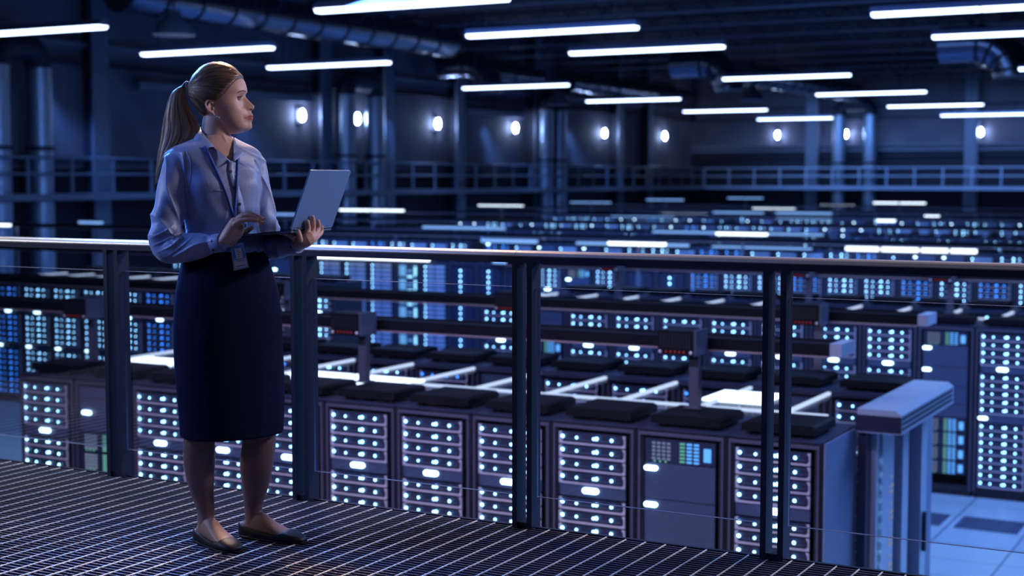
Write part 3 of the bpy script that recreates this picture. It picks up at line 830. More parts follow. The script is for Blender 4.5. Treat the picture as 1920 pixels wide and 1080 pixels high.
def vcol(me, name, cols):
    at = me.color_attributes.new(name, 'FLOAT_COLOR', 'POINT')
    at.data.foreach_set('color', np.concatenate([cols, np.ones((len(cols), 1))], 1).ravel())
def use_vcol(m, name, mixwith=None):
    nt = m.node_tree; a = N(m, 'ShaderNodeVertexColor'); a.layer_name = name
    nt.links.new(a.outputs[0], nt.nodes['Principled BSDF'].inputs['Base Color'])

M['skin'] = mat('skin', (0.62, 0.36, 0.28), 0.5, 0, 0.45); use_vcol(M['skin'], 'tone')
M['skin'].node_tree.nodes['Principled BSDF'].inputs['Subsurface Weight'].default_value = 0.12
M['skin'].node_tree.nodes['Principled BSDF'].inputs['Subsurface Radius'].default_value = (0.01, 0.004, 0.002)
M['shirt'] = mat('satin_shirt', (0.22, 0.31, 0.58), 0.46, 0, 0.45); noise_bump(M['shirt'], 38, 0.12, 0.002, (1, 1, .4), 2)
M['shirt'].node_tree.nodes['Principled BSDF'].inputs['Sheen Weight'].default_value = .3
M['skirt'] = mat('navy_skirt', (0.0035, 0.006, 0.030), 0.85, 0, 0.06); noise_bump(M['skirt'], 500, 0.15, 0.0006)
M['hair'] = mat('blond_hair', (0.36, 0.24, 0.15), 0.42, 0, 0.5); use_vcol(M['hair'], 'streaks')
M['button'] = mat('dark_button', (0.02, 0.02, 0.035), 0.3)
M['seam'] = mat('shirt_seam', (0.30, 0.37, 0.58), 0.6)
M['shoe'] = mat('black_leather', (0.006, 0.005, 0.009), 0.5, 0, 0.3); noise_bump(M['shoe'], 250, 0.2, 0.0005)
M['lash'] = mat('lash_dark', (0.03, 0.02, 0.02), 0.6)
M['brow'] = mat('brow_hair', (0.14, 0.085, 0.06), 0.7)
M['eye'] = mat('eye_white', (0.50, 0.46, 0.48), 0.12)
M['iris'] = mat('iris_blue_grey', (0.12, 0.2, 0.32), 0.1)
M['pupil'] = mat('pupil', (0.005, 0.005, 0.008), 0.1)
M['lid'] = mat('eyelid_skin', (0.34, 0.20, 0.17), 0.45)
M['silver'] = mat('silver_jewel', (0.8, 0.82, 0.88), 0.25, 0.6)
M['tie'] = mat('hair_tie_dark', (0.05, 0.05, 0.06), 0.35)
M['lanyard'] = mat('blue_lanyard', (0.015, 0.06, 0.34), 0.55)
M['card'] = mat('badge_blue', (0.06, 0.32, 0.95), 0.4)
M['card_w'] = mat('badge_pale', (0.62, 0.76, 0.95), 0.4)
M['holder'] = mat('badge_holder', (0.25, 0.42, 0.78), 0.2, 0, 0.6)
M['lap'] = mat('laptop_aluminium', (0.13, 0.24, 0.46), 0.42, 0.3)
M['lap_dark'] = mat('laptop_dark', (0.03, 0.03, 0.05), 0.35)

BB = MB()          # everything of the body, grown together by a voxel remesh
# head, slice by slice in the side view
hy =  [121, 124, 130, 140, 150, 160, 170, 180, 190, 200, 210, 220, 230, 240, 246, 251]
xfb = [415, 424, 436, 448.5, 456.5, 460.8, 462.3, 458.6, 457.4, 458.0, 459.2, 460.0, 460.5, 460.0, 453.5, 441]      # face without nose
xbk = [402, 392, 380, 369, 363, 360, 359.5, 361, 364.5, 370, 378, 388, 398, 408, 418, 430]
hwm = [.012, .030, .047, .062, .070, .0745, .0765, .076, .0735, .069, .0625, .056, .0475, .037, .028, .013]
def nose_add(y): return interp(y, [172, 177, 181, 186, 192, 196, 199, 202, 205, 207.5], [0, .3, 2.2, 7.2, 13.0, 17.2, 19.6, 18.2, 12.5, 6.0])
def nose_sig(y): return interp(y, [172, 182, 192, 199, 204, 208], [.006, .0068, .0095, .0125, .0125, .010])
muz_prof = ([201, 204, 207, 212, 220, 228, 236, 241, 245, 250], [.0, 3.2, 5.6, 6.2, 6.0, 5.2, 5.8, 6.2, 3.6, 0])
lips_prof = ([209, 212, 214.5, 217, 218.7, 219.4, 220.2, 222, 225, 227.5, 231], [0, .5, 2.3, 3.2, 2.7, 1.8, 2.3, 2.9, 2.1, .5, 0])
def head_pt(y, ang, off=0.0):
    # ang 0 = front, +90 = camera side
    xf = smooth_interp(y, hy, xfb); xb = smooth_interp(y, hy, xbk); hw = smooth_interp(y, hy, hwm)
    xc = xf * .52 + xb * .48
    c, s_ = math.cos(ang), math.sin(ang)
    ex = 2.25
    w = math.copysign(abs(s_) ** (2 / ex), s_) * hw
    if c > 0:
        x = xc + (xf - xc) * abs(c) ** (2 / ex)
        aw = abs(w)
        x += nose_add(y) * math.exp(-(aw / nose_sig(y)) ** 2 * 1.1)
        x += 3.2 * math.exp(-((aw - .0125) / .0048) ** 2 - ((y - 201.5) / 3.6) ** 2)                              # wings
        x += interp(y, *muz_prof) * math.exp(-(aw / .031) ** 2.4) + interp(y, *lips_prof) * math.exp(-(aw / .0205) ** 3)
        x -= 1.1 * math.exp(-((aw - .027) / .004) ** 2 - ((y - 221) / 4.5) ** 2)
        x -= 5.6 * math.exp(-((aw - .030) / .0135) ** 2 - ((y - 184) / 6.0) ** 2)                            # eye sockets
        x -= 2.0 * math.exp(-((aw - .014) / .008) ** 2 - ((y - 183) / 6.0) ** 2)
        x += 1.2 * math.exp(-((aw - .030) / .02) ** 2 - ((y - 172.5) / 4.0) ** 2)                            # brow
        w += math.copysign(.0035, w) * math.exp(-((aw - .055) / .016) ** 2 - ((y - 199) / 9.0) ** 2) * (1 if aw > .02 else 0)
    else:
        x = xc + (xb - xc) * abs(c) ** (2 / ex)
    p = W(x, y, 0) + TOC * w
    return p
rings = []
ys = np.concatenate([[121.0, 122, 123.5, 125.5], np.arange(128, 246, 1.0), [246.5, 248, 249.5, 251]])
for y in ys: rings.append([head_pt(float(y), 2 * PI * k / 128) for k in range(128)])
loft(BB, rings)
# jaw underside, neck, throat
limb(BB, [W(412, 205, 0), W(407, 228, 0), W(405, 250, 0), W(404, 268, .0), W(403, 285, 0)], [.046, .049, .049, .055, .075], 40)
limb(BB, [W(425, 234, 0), W(440, 237, 0)], [.028, .020], 20)
limb(BB, [W(396, 224, .030), W(416, 256, .030), W(430, 284, .040)], [.014, .012, .010], 12)                   # neck muscle
# ear, camera side and far side
for sg in (1, -1):
    ec = lambda x, y, d=0: W(x, y, 0) + TOC * sg * (.0735 + d)
    limb(BB, [ec(407, 196), ec(402, 190.5, .006), ec(396.5, 193, .011), ec(395.5, 200, .013), ec(400, 209, .009), ec(409, 216.5, .003)], [.0032, .0034, .0036, .0034, .0034, .0048], 8, steps=4)
    limb(BB, [ec(401, 198, -.002), ec(401, 204, -.001), ec(406, 212, 0)], [.006, .0065, .006], 10, steps=3)
    limb(BB, [ec(402, 195, .006), ec(399.5, 201, .008), ec(402.5, 207, .006)], [.0022, .0024, .0022], 8, steps=3)
    limb(BB, [ec(407.5, 203.5, .001), ec(408.5, 207, .002)], [.0036, .0034], 8, steps=3)
# torso under the shirt
TH = R(56)
tor = [(255, 402, .054, .052), (266, 402, .085, .062), (276, 402, .125, .074), (290, 402, .150, .086), (320, 405, .152, .098), (350, 409, .142, .108), (390, 412, .125, .098), (430, 417, .112, .088), (470, 421, .125, .094), (520, 426, .150, .110), (600, 428, .160, .120), (640, 429, .155, .118)]
def tor_at(y, da=0, db=0, fold=None, n=64, tlist=tor, th=None):
    ysx = [t[0] for t in tlist]
    return hring(smooth_interp(y, ysx, [t[1] for t in tlist]), y, 0, smooth_interp(y, ysx, [t[2] for t in tlist]) + da, smooth_interp(y, ysx, [t[3] for t in tlist]) + db, TH if th is None else th, n, 2.15, fold)
loft(BB, [tor_at(y) for y in range(255, 641, 6)])
# arms under the sleeves
limb(BB, [W(335, 306, .085), W(321, 350, .10), W(314, 410, .105), W(311, 458, .11)], [.034, .036, .034, .034], 20)
limb(BB, [W(311, 458, .11), W(350, 462, .13), W(392, 457, .155), W(418, 453, .17)], [.032, .031, .021, .0215], 20)
limb(BB, [W(470, 304, -.085), W(485, 345, -.09), W(494, 400, -.085), W(499, 455, -.07)], [.034, .034, .032, .032], 20)
limb(BB, [W(499, 455, -.07), W(520, 460, -.02), W(543, 460, .03), W(556, 456, .055)], [.035, .034, .026, .0225], 20)
# right hand over the keyboard
limb(BB, [W(412, 455, .165), W(420, 451, .17), W(431, 437, .168), W(441, 418, .166)], [.0215, .021, .024, .020], 20, flat=1.45)
limb(BB, [W(424, 456, .155), W(434, 452, .145), W(443, 443, .14)], [.014, .017, .013], 14)                  # heel of the thumb
limb(BB, [W(436, 447, .17), W(447, 437, .16), W(452, 424, .16)], [.013, .016, .011], 14)
RHF = [([(440, 420, .202), (449, 414.5, .206), (460, 412.5, .206), (471, 412, .203), (481, 414, .20)], [.0092, .0085, .0080, .0074, .0062]),
       ([(441, 416, .182), (452, 408, .186), (465, 404.5, .186), (479, 410, .184), (490.5, 418.5, .182)], [.0098, .0088, .0083, .0077, .0063]),
       ([(442, 413, .161), (454, 404, .163), (468, 400.8, .162), (482, 406, .160), (493, 411.5, .158)], [.0100, .0090, .0085, .0079, .0065]),
       ([(443, 414, .139), (456, 406, .139), (470, 403.5, .138), (483, 410, .136), (491, 415.5, .135)], [.0098, .0088, .0082, .0076, .0063])]
for p, r in RHF: limb(BB, [W(*q) for q in p], r, 14, steps=4)
limb(BB, [W(438, 447, .140), W(449, 440.5, .130), W(461, 434, .124), W(473, 426.5, .120)], [.0125, .0105, .0095, .0072], 14, steps=4)
# left hand under the hinge, fingers up the back of the lid
HC = W(584.5, 428.5, .06)                                 # hinge centre
E_ = (RT * .94 + TOC * .34); H_ = (RT * .34 - TOC * .94)
LS = (E_ * .36 + ZV * .933).normalized()                  # up the lid
LN = (E_ * .933 - ZV * .36).normalized()                  # out of the lid's back
BD = (-E_ * .9965 - ZV * .082).normalized()               # from hinge to the user
BU = BD.cross(H_) if BD.cross(H_).z > 0 else H_.cross(BD)
def LB(h, s, n): return HC + H_ * h + LS * s + LN * n     # on the lid back
def BS(h, b, n): return HC + H_ * h + BD * b + BU * n     # on the base (n above the underside)
wl = W(556, 456, .055)
def LP(x, y, n):          # the point on the back of the lid behind pixel x, y, n metres off it
    d = (W(x, y, 0) - Vector((0, 0, EYE))).normalized(); o = HC + LN * n
    return Vector((0, 0, EYE)) + d * ((o - Vector((0, 0, EYE))).dot(LN) / d.dot(LN))
limb(BB, [wl, W(564, 454, .075), LP(577, 449, .030), LP(588, 443, .026)], [.0225, .024, .023, .015], 22, flat=1.25)
limb(BB, [W(560, 452, .075), W(572, 446, .085), LP(584, 440, .022)], [.019, .019, .012], 18)
for pp, r in ((((563, 450, .028), (561.5, 443, .024), (560, 437, .017), (560, 433.5, .0125)), .0086),
              (((571, 449, .026), (575, 440, .020), (577.5, 428, .014), (576.5, 415, .0115)), .0098),
              (((579, 449, .026), (584, 439, .021), (587, 424, .0145), (586, 407, .0115)), .0100),
              (((586, 447, .024), (592, 438, .021), (597, 427, .0145), (596.5, 414.5, .0115)), .0095),
              (((589, 449, .024), (596, 442, .021), (602.5, 434, .0145), (603, 425, .0110)), .0085)):
    limb(BB, [LP(*q) for q in pp], [r * 1.15, r * 1.08, r, r * .74], 14, steps=6)
limb(BB, [W(556, 450, .085), W(550, 444.5, .10), W(543, 440.5, .11), W(534, 437.5, .115)], [.0135, .0118, .0098, .0072], 14, steps=4)
# feet: heel and toe on the deck
FEET = []
for hx, hy_, tx, ty in ((371, 1013, 447, 1037), (453, 1004, 574, 1019)):
    h = G(hx + 1, hy_, 0); t = G(tx, ty, 0)
    d = (t - h); d.z = 0; L = d.length; d.normalize(); FEET.append((h, d, L))
def ankle(i, up):
    h, d, L = FEET[i]; return h + d * (min(L, .245) * .205) + ZV * up
AW = [D0 - (ankle(i, .09) - Vector((0, 0, EYE))).dot(FWD) for i in (0, 1)]
limb(BB, [W(388, 610, .03), W(382, 700, .03), W(375, 770, .035), W(373.5, 815, .04), W(373, 840, .035), W(374, 872, .4 * AW[0] + .02), W(376, 897, .6 * AW[0] + .012), W(379, 920, .85 * AW[0]), ankle(0, .118), ankle(0, .085), ankle(0, .05)],
     [.088, .078, .062, .054, .0535, .0525, .047, .041, .0305, .0290, .029], 28)
limb(BB, [W(458, 610, -.03), W(470, 700, -.045), W(481, 770, -.055), W(486, 812, -.06), W(485, 838, -.065), W(481, 868, -.075), W(480, 892, .5 * AW[1] - .035), W(478, 915, .8 * AW[1] - .01), ankle(1, .12), ankle(1, .09), ankle(1, .055)],
     [.088, .080, .064, .0575, .0585, .0575, .052, .045, .0330, .0305, .030], 28)
def foot_section(t):      # t 0 heel .. 1 toe : half width, height of the top, relative
    hw = interp(t, [0, .04, .12, .3, .5, .68, .8, .9, .96, 1], [.012, .023, .030, .032, .035, .041, .040, .032, .021, .008])
    ht = interp(t, [0, .06, .15, .27, .38, .5, .6, .7, .85, .95, 1], [.030, .050, .070, .092, .082, .062, .048, .037, .024, .015, .007])
    return hw, ht
for h, d, L in FEET:
    L = max(min(L, .245), .215)
    l = ZV.cross(d); rr = []
    for i in range(25):
        t = .03 + .94 * i / 24; hw, ht = foot_section(t)
        rr.append([h + d * (t * L) + l * (math.cos(a) * hw * .93) + ZV * (.009 + ht * .5 + math.sin(a) * ht * .5) * 1 for a in [2 * PI * k / 24 for k in range(24)]])
    loft(BB, rr)
body = remeshed(BB, 'person', 0.0022, 1, .5)
bc = co(body); bx, by, bw = to_px(bc)
tone = np.tile(np.array([0.60, 0.385, 0.325]), (len(bc), 1))
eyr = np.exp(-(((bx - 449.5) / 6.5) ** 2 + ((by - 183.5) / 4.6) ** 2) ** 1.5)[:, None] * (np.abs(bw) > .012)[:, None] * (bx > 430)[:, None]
tone = tone * (1 - .62 * eyr) + np.array([0.16, 0.085, 0.075]) * .62 * eyr  # brow shadow round the eye, put into the skin tone
cyl = 219.4 + (np.abs(bw) / .025) ** 2 * 1.8
hu = np.interp(np.abs(bw), [0, .004, .012, .020, .026], [3.4, 4.4, 3.4, 1.8, 0]); hl_ = np.interp(np.abs(bw), [0, .012, .020, .026], [5.0, 4.4, 2.4, 0])
front = bx > 457
lips = front & (by > cyl - hu) & (by < cyl + hl_)
tone[lips] = (0.44, 0.09, 0.10)
mouth = (np.abs(by - cyl) < .5) & front & (np.abs(bw) < .0265); tone[mouth] = (0.16, 0.04, 0.04)
nost = ((bx - 470.5) ** 2 + ((by - 205.3) * 1.5) ** 2 < 7) & (np.abs(np.abs(bw) - .007) < .0042) & (by > 204); tone[nost] = (0.12, 0.04, 0.03)
tight = (by > 760); tone[tight] = (0.17, 0.10, 0.10)
fade = np.clip((by - 955) / 30, 0, 1)[:, None]
tone = np.where(tight[:, None], tone * (1 - fade) + np.array([0.34, 0.20, 0.155]) * fade, tone)
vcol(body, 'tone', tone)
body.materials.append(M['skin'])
woman = link('person', body)
tag(woman, 'woman with a blond ponytail, satin shirt and navy skirt, holding an open laptop', 'person')
# eyes
for sg in (1, -1):
    c = W(447.2, 184.8, 0) + TOC * sg * .0305
    e = MB(); e.ball((0, 0, 0), .0122, n=24, k=16)
    eye = e.build('eyeball', M['eye'], woman, c)
    g = (RT + TOC * (.10 if sg > 0 else .0) - ZV * .0).normalized()
    i_ = MB().tube([g * .0108, g * .0124], [.0062, .0058], 20); i_.build('iris', M['iris'], eye)
    MB().tube([g * .0110, g * .01265], [.0024, .0022], 16).build('pupil', M['pupil'], eye)
    lid = MB()
    for lo, hi in ((R(15), R(78)), (R(-72), R(-13))):
        rr = []
        for i in range(7):
            el = lo + (hi - lo) * i / 6
            rr.append([c + (RT * math.cos(a) + TOC * math.sin(a)) * (.0133 * math.cos(el)) + ZV * .0133 * math.sin(el) for a in np.linspace(-1.25, 1.25, 21)])
        loft(lid, rr, cap=False, closed=False)
    lid.build('eyelid', M['lid'], woman)
    la = MB()
    la.tube([c + (RT * math.cos(a) + TOC * math.sin(a)) * (.0139 * math.cos(R(14) - abs(a) * .16)) + ZV * .0139 * math.sin(R(14) - abs(a) * .16) for a in np.linspace(-1.0, 1.15, 14)], [.0005] + [.0013] * 12 + [.0005], 6)
    for a in np.linspace(-.9, 1.1, 12):
        b0 = c + (RT * math.cos(a) + TOC * math.sin(a)) * .0133 + ZV * .0046
        la.tube([b0, b0 + (RT * math.cos(a) + TOC * math.sin(a)) * .004 + ZV * .001, b0 + (RT * math.cos(a) + TOC * math.sin(a)) * .0065 + ZV * .0035], [.0004, .0003, .0001], 4)
    la.build('eyelashes', M['lash'], woman)
from mathutils.bvhtree import BVHTree
def bvh_of(me): return BVHTree.FromPolygons([v.co for v in me.vertices], [tuple(p.vertices) for p in me.polygons])
bodyT = bvh_of(body)
CAMP = Vector((0, 0, EYE))
def hit(tree, x, y, off=0.0):
    d = (W(x, y, 0) - CAMP).normalized()
    p, n, i, dist = tree.ray_cast(CAMP, d)
    if p is None: return None, None
    if n.dot(d) > 0: n = -n
    return p + n * off, n
br = MB(); pts = []
for i in range(9):
    t = i / 8; p, n = hit(bodyT, 445.5 + 15.5 * t, 173.6 - 3.6 * math.sin(min(1, t * 1.25) * PI * .55) + (1.2 if t > .8 else 0), .0004)
    if p: pts.append(p)
if len(pts) > 3: br.tube(pts, [.0006] + [.0017] * (len(pts) - 2) + [.0012], 6)
br.build('eyebrow', M['brow'], woman)
er = MB(); p, n = hit(bodyT, 411.0, 218, .002)
if p is None: p = W(411, 220, .078)
er.ball(tuple(p - ZV * .003), .0038, n=14, k=10).ball(tuple(p - RT * .007 - ZV * .001), .0026, n=10, k=8)
er.build('earring', M['silver'], woman)
# ---------------- hair cap
def hairline_y(x):        # hair exists above this pixel y on the side of the head
    return interp(x, [350, 374, 380, 386, 391, 394, 397, 402, 408, 414, 422, 432, 440, 446, 452, 457, 461], [245, 241, 236, 226, 214, 204, 192, 189, 190, 192, 185, 174, 163, 154, 149, 146, 143])
hv = []; hf = []; NA = 220
yh = np.concatenate([[120.2, 121, 122.2, 124], np.arange(126, 244, 1.0)])
tie = (347.0, 162.0)
TIE = W(345.5, 162.5, 0)
def hair_off(x, y, aw):
    d = hairline_y(x) - y
    e = max(0.0, min(1.0, d / 9.0))
    return e
grid = np.zeros((len(yh), NA, 3)); keep = np.zeros((len(yh), NA), bool); hcol = np.zeros((len(yh), NA, 3))
def fnoise(q, seed):
    rn = random.Random(seed); v = 0
    for i in range(6):
        f = rn.uniform(6, 60); v += math.sin(q * f + rn.uniform(0, 6)) / (1 + f * .03)
    return v / 3
for i, y in enumerate(yh):
    yy = max(121.0, float(y))
    xf = smooth_interp(yy, hy, xfb); xb = smooth_interp(yy, hy, xbk); hw = smooth_interp(yy, hy, hwm)
    xc = xf * .52 + xb * .48; c0 = W(xc, float(y), 0)
    for k in range(NA):
        a = 2 * PI * k / NA
        c, s_ = math.cos(a), math.sin(a)
        w = math.copysign(abs(s_) ** (2 / 2.25), s_) * hw
        x = xc + ((xf if c > 0 else xb) - xc) * abs(c) ** (2 / 2.25) * (1 if c > 0 else 1)
        e = hair_off(x, yy, abs(w)) * (1 if x < 436 else max(.45, 1 - (x - 436) / 30))
        q = math.atan2(yy - tie[1], x - tie[0] + 6)
        rid = fnoise(q * 2.2 + abs(w) * 14 * (1 if yy < 150 else .4), 3)
        o = (.0015 + .0085 * e ** .6) * (1 + .10 * rid) if e > 0 else -.004
        p = W(x, float(y), 0) + TOC * w
        dirv = (p - c0); dirv.z = 0
        if yy < 135: dirv = dirv + ZV * (.08 * (135 - yy) / 14)
        if dirv.length < 1e-5: dirv = ZV.copy()
        p = p + dirv.normalized() * o
        grid[i, k] = p; keep[i, k] = e > 0
        m = .5 + .5 * math.tanh(1.6 * rid + .9 * fnoise(q * 5, 9)) * .9
        m = min(1, max(0, m + (.25 if yy < 136 else 0) - .10))
        dh = hairline_y(x) - yy
        if 408 < x < 448: m = min(1.6, m + 1.0 * math.exp(-((dh - 9) / 1.6) ** 2) + .7 * math.exp(-((dh - 15) / 1.4) ** 2))
        hcol[i, k] = np.array([.055, .034, .026]) * (1 - m) + np.array([.20, .128, .085]) * m
idx = {}
hm = MB(); vs = []; cs = []
for i in range(len(yh) - 1):
    for k in range(NA):
        q = [(i, k), (i, (k + 1) % NA), (i + 1, (k + 1) % NA), (i + 1, k)]
        if sum(keep[a] for a in q) >= 3:
            f = []
            for a in q:
                if a not in idx: idx[a] = len(vs); vs.append(tuple(grid[a])); cs.append(hcol[a])
                f.append(idx[a])
            hf.append(tuple(f))
top = [idx[(0, k)] for k in range(NA) if (0, k) in idx]
hf.append(tuple(top))
hm.add(vs, hf, 0, True)
hme = hm.mesh('hair', [M['hair']]); vcol(hme, 'streaks', np.array(cs))
hair = link('hair', hme, woman)
tag(hair, 'blond hair combed back from the forehead')
# fine strands combed over the cap towards the tie
hT = bvh_of(hme); sb = MB(); rn = random.Random(11); scol = []
for side in (0, 1):
    for j in range(210 if side == 0 else 70):
        u = rn.random()
        if u < .75: x0 = rn.uniform(384, 457); y0 = hairline_y(x0) - rn.uniform(.5, 10)
        else: x0 = rn.uniform(372, 440); y0 = rn.uniform(128, 165)
        lift = rn.uniform(4, 12) if x0 > 400 else rn.uniform(-3, 4)
        pts = []
        for i in range(15):
            t = .97 * i / 14
            x = (1 - t) ** 2 * x0 + 2 * t * (1 - t) * ((x0 + 352) / 2) + t * t * 352
            y = (1 - t) ** 2 * y0 + 2 * t * (1 - t) * ((y0 + 162) / 2 - lift + (3 if y0 > 200 else 0)) + t * t * 163
            if side == 0: p_, n_ = hit(hT, x, y, .0005)
            else:
                o_ = W(x, y, -.3); p_, n_, _i, _d = hT.ray_cast(o_, TOC)
                if p_ is not None: p_ = p_ - TOC * .0005
            if p_ is None: break
            pts.append(p_)
        if len(pts) > 5:
            k0 = len(sb.v); sb.tube(pts, [.0002] + [.00055] * (len(pts) - 2) + [.0003], 4, cap=False)
            m = rn.random() ** 1.5
            c_ = np.array([.05, .032, .025]) * (1 - m) + np.array([.30, .20, .13]) * m
            scol += [c_] * (len(sb.v) - k0)
for j in range(60):      # stray hairs standing off the crown
    x0 = rn.uniform(366, 450); p_, n_ = hit(hT, x0, smooth_interp(x0, [360, 380, 409, 440, 455], [150, 133, 124, 134, 148]) + 3, .0)
    if p_ is None: continue
    d_ = (-RT * rn.uniform(.3, 1) + ZV * rn.uniform(.15, .5)).normalized(); L_ = rn.uniform(.015, .035)
    k0 = len(sb.v); sb.tube([p_, p_ + d_ * L_ * .5 + ZV * .001, p_ + d_ * L_ - ZV * L_ * .25], [.0003, .00022, .0001], 4, cap=False)
    scol += [np.array([.42, .28, .18])] * (len(sb.v) - k0)
sbm = sb.mesh('combed_strands', [M['hair']]); vcol(sbm, 'streaks', np.array(scol))
link('combed_strands', sbm, hair)
# ---------------- ponytail
py_ = [160, 164, 172, 185, 200, 220, 243, 262, 285, 308, 327, 343]
pl = [343, 334, 324, 317.5, 313.5, 309, 305.5, 303, 298.5, 295, 293, 292.5]
pr_ = [352, 349, 348, 349.5, 354, 364, 374.5, 368, 345, 320, 306, 295]
pd = [.008, .014, .020, .026, .030, .034, .036, .034, .028, .020, .012, .003]
pw = [0, 0, .0, .002, .004, .006, .010, .02, .03, .04, .045, .05]
NP = 72; rows_ = []; pcol = []
for i in range(64):
    y = 160 + 183 * (i / 63) ** 1.0
    xl = smooth_interp(y, py_, pl); xr = smooth_interp(y, py_, pr_); dd = smooth_interp(y, py_, pd); ww = smooth_interp(y, py_, pw)
    r_ = []
    for k in range(NP):
        a = 2 * PI * k / NP
        rid = fnoise(a * 1.3 + (y - 160) * .0018, 17)
        s_ = 1 + .07 * rid + .02 * math.sin(a * 23)
        r_.append(W((xl + xr) / 2 + math.cos(a) * (xr - xl) / 2 * s_, y, ww) + TOC * (math.sin(a) * dd * s_))
        m = .5 + .5 * math.tanh(1.8 * rid + .6 * fnoise(a * 4, 5)); m = min(1, m * .8 + .25)
        pcol.append(np.array([.075, .047, .034]) * (1 - m) + np.array([.28, .185, .12]) * m)
    rows_.append(r_)
pm = MB(); loft(pm, rows_)
pme = pm.mesh('ponytail', [M['hair']]); vcol(pme, 'streaks', np.array(pcol))
tail = link('ponytail', pme, woman)
# loose strands over the ponytail and along its edge
st = MB(); rn = random.Random(4)
for j in range(150):
    a = rn.uniform(0, 2 * PI); s0 = rn.uniform(1.0, 1.05); y1 = rn.uniform(300, 348); y0 = rn.uniform(163, 230); fl = rn.uniform(-3, 3); pts = []
    for i in range(12):
        y = y0 + (y1 - y0) * i / 11
        xl = smooth_interp(y, py_, pl); xr = smooth_interp(y, py_, pr_); dd = smooth_interp(y, py_, pd); ww = smooth_interp(y, py_, pw)
        pts.append(W((xl + xr) / 2 + math.cos(a) * (xr - xl) / 2 * s0 + fl * (i / 11) ** 2 * (1 if math.cos(a) < 0 else .3), y, ww) + TOC * math.sin(a) * dd * s0)
    st.tube(pts, [.0005] * 11 + [.0001], 4, cap=False)
for j in range(26):   # flyaways at the tie and nape
    x0, y0 = rn.choice([(350, 164), (312, 230), (305, 262), (372, 236)]); x0 += rn.uniform(-5, 5); y0 += rn.uniform(-12, 12)
    dx, dy = rn.uniform(-8, 1), rn.uniform(6, 22)
    st.tube([W(x0 + dx * t + rn.uniform(-.8, .8), y0 + dy * t - 5 * math.sin(t * 3), rn.uniform(0, .02)) for t in (0, .3, .6, 1)], [.0003, .0003, .0002, .0001], 4, cap=False)
sm_ = st.mesh('loose_strands', [M['hair']]); vcol(sm_, 'streaks', np.tile(np.array([.42, .29, .19]), (len(sm_.vertices), 1)))
link('loose_strands', sm_, tail)
ht = MB()
for dx in (-.003, .0, .003): 
    ht.tube([TIE + RT * dx + (ZV * math.cos(a) + TOC * math.sin(a)) * .0155 + RT * (.6 * math.cos(a) * .0155) for a in [2 * PI * i / 20 for i in range(21)]], .0028, 8)
for i in range(9):
    a = -1.2 + i * .35; ht.ball(tuple(TIE + (ZV * math.cos(a) + TOC * math.sin(a)) * .018 + RT * .009), .0022, n=8, k=6, mi=1)
ht.build('hair_tie', [M['tie'], M['silver']], woman)
# ---------------- shirt
SB = MB()
def tfold(y):
    def f(t):
        v = .012 * math.sin(3 * t + y * .05) * math.sin(y * .09) + .010 * math.sin(7 * t + y * .07) + .006 * math.sin(13 * t - y * .11)
        if y > 425: v += .022 * math.sin(15 * t + y * .02) * min(1, (y - 425) / 30) * max(0, min(1, (472 - y) / 8))
        # bust
        v += .10 * math.exp(-((y - 345) / 24) ** 2) * (math.exp(-((t - .55) / .38) ** 2) + math.exp(-((t - 5.73) / .38) ** 2))
        return v
    return f
stor = [(252, 402, .058, .055), (259, 402, .072, .060), (267, 402, .104, .070), (277, 402, .148, .084), (290, 402.5, .172, .096), (320, 405, .160, .108), (350, 409, .150, .116), (390, 412.5, .136, .110), (430, 417, .128, .104), (450, 419, .140, .112), (463, 420, .147, .118), (471, 421, .144, .114), (477, 421, .134, .106), (484, 422, .118, .094), (490, 422, .11, .09)]
loft(SB, [tor_at(y, tlist=stor, fold=tfold(y)) for y in np.arange(252, 491, 3.0)])
def sfold(amp, k, m, elbow=None):
    def f(s, p):
        v = amp * (.55 * math.sin(k * s * 2 * PI + 2 * p + .5) + .45 * math.sin(k * 1.7 * s * 2 * PI - 3 * p + 1) + .35 * math.sin(5 * p + 9 * s))
        if elbow is not None: v += .09 * math.exp(-((s - elbow) / .14) ** 2) * math.sin(34 * s + 1.5 * math.sin(p))
        return v
    return f
limb(SB, [W(350, 298, .07), W(336, 306, .083), W(323, 345, .10), W(316, 395, .105), W(311.5, 440, .108), W(313, 464, .112), W(336, 466, .122), W(365, 462, .135), W(388, 459, .15), W(398, 457.5, .156)],
     [.036, .047, .047, .052, .056, .050, .050, .046, .036, .026], 40, sfold(.055, 2.2, 2, .55), steps=12)
limb(SB, [W(394, 458, .154), W(404, 457, .16), W(416, 454.5, .168)], [.029, .031, .029], 32)
limb(SB, [W(458, 294, -.07), W(472, 305, -.085), W(484, 345, -.09), W(491, 395, -.085), W(496, 438, -.075), W(501, 460, -.06), W(516, 462, -.03), W(533, 461, .01), W(543, 460, .03)],
     [.034, .044, .044, .046, .050, .047, .045, .040, .030], 40, sfold(.055, 2.4, 2, .6), steps=12)
limb(SB, [W(541, 460, .026), W(549, 458.5, .042), W(557, 456, .055)], [.032, .034, .032], 32)
shirt_me = remeshed(SB, 'shirt', 0.0026, 5, .6)
# crease displacement
sc = co(shirt_me); sx, sy_, sw = to_px(sc)
nr = np.empty(len(sc) * 3); shirt_me.vertices.foreach_get('normal', nr); nr = nr.reshape(-1, 3)
def cr(v, p=3.0): return (1 - np.abs(np.sin(v))) ** p - .25
armR = ((sx < 348) & (sy_ < 452)) | ((sy_ > 436) & (sx < 400))
up = (sx < 350) & (sy_ > 285) & (sy_ < 440)
wob = 1.3 * np.sin(sy_ * .031 + sw * 18) + .7 * np.sin(sx * .07 + 1)
disp = np.zeros(len(sc))
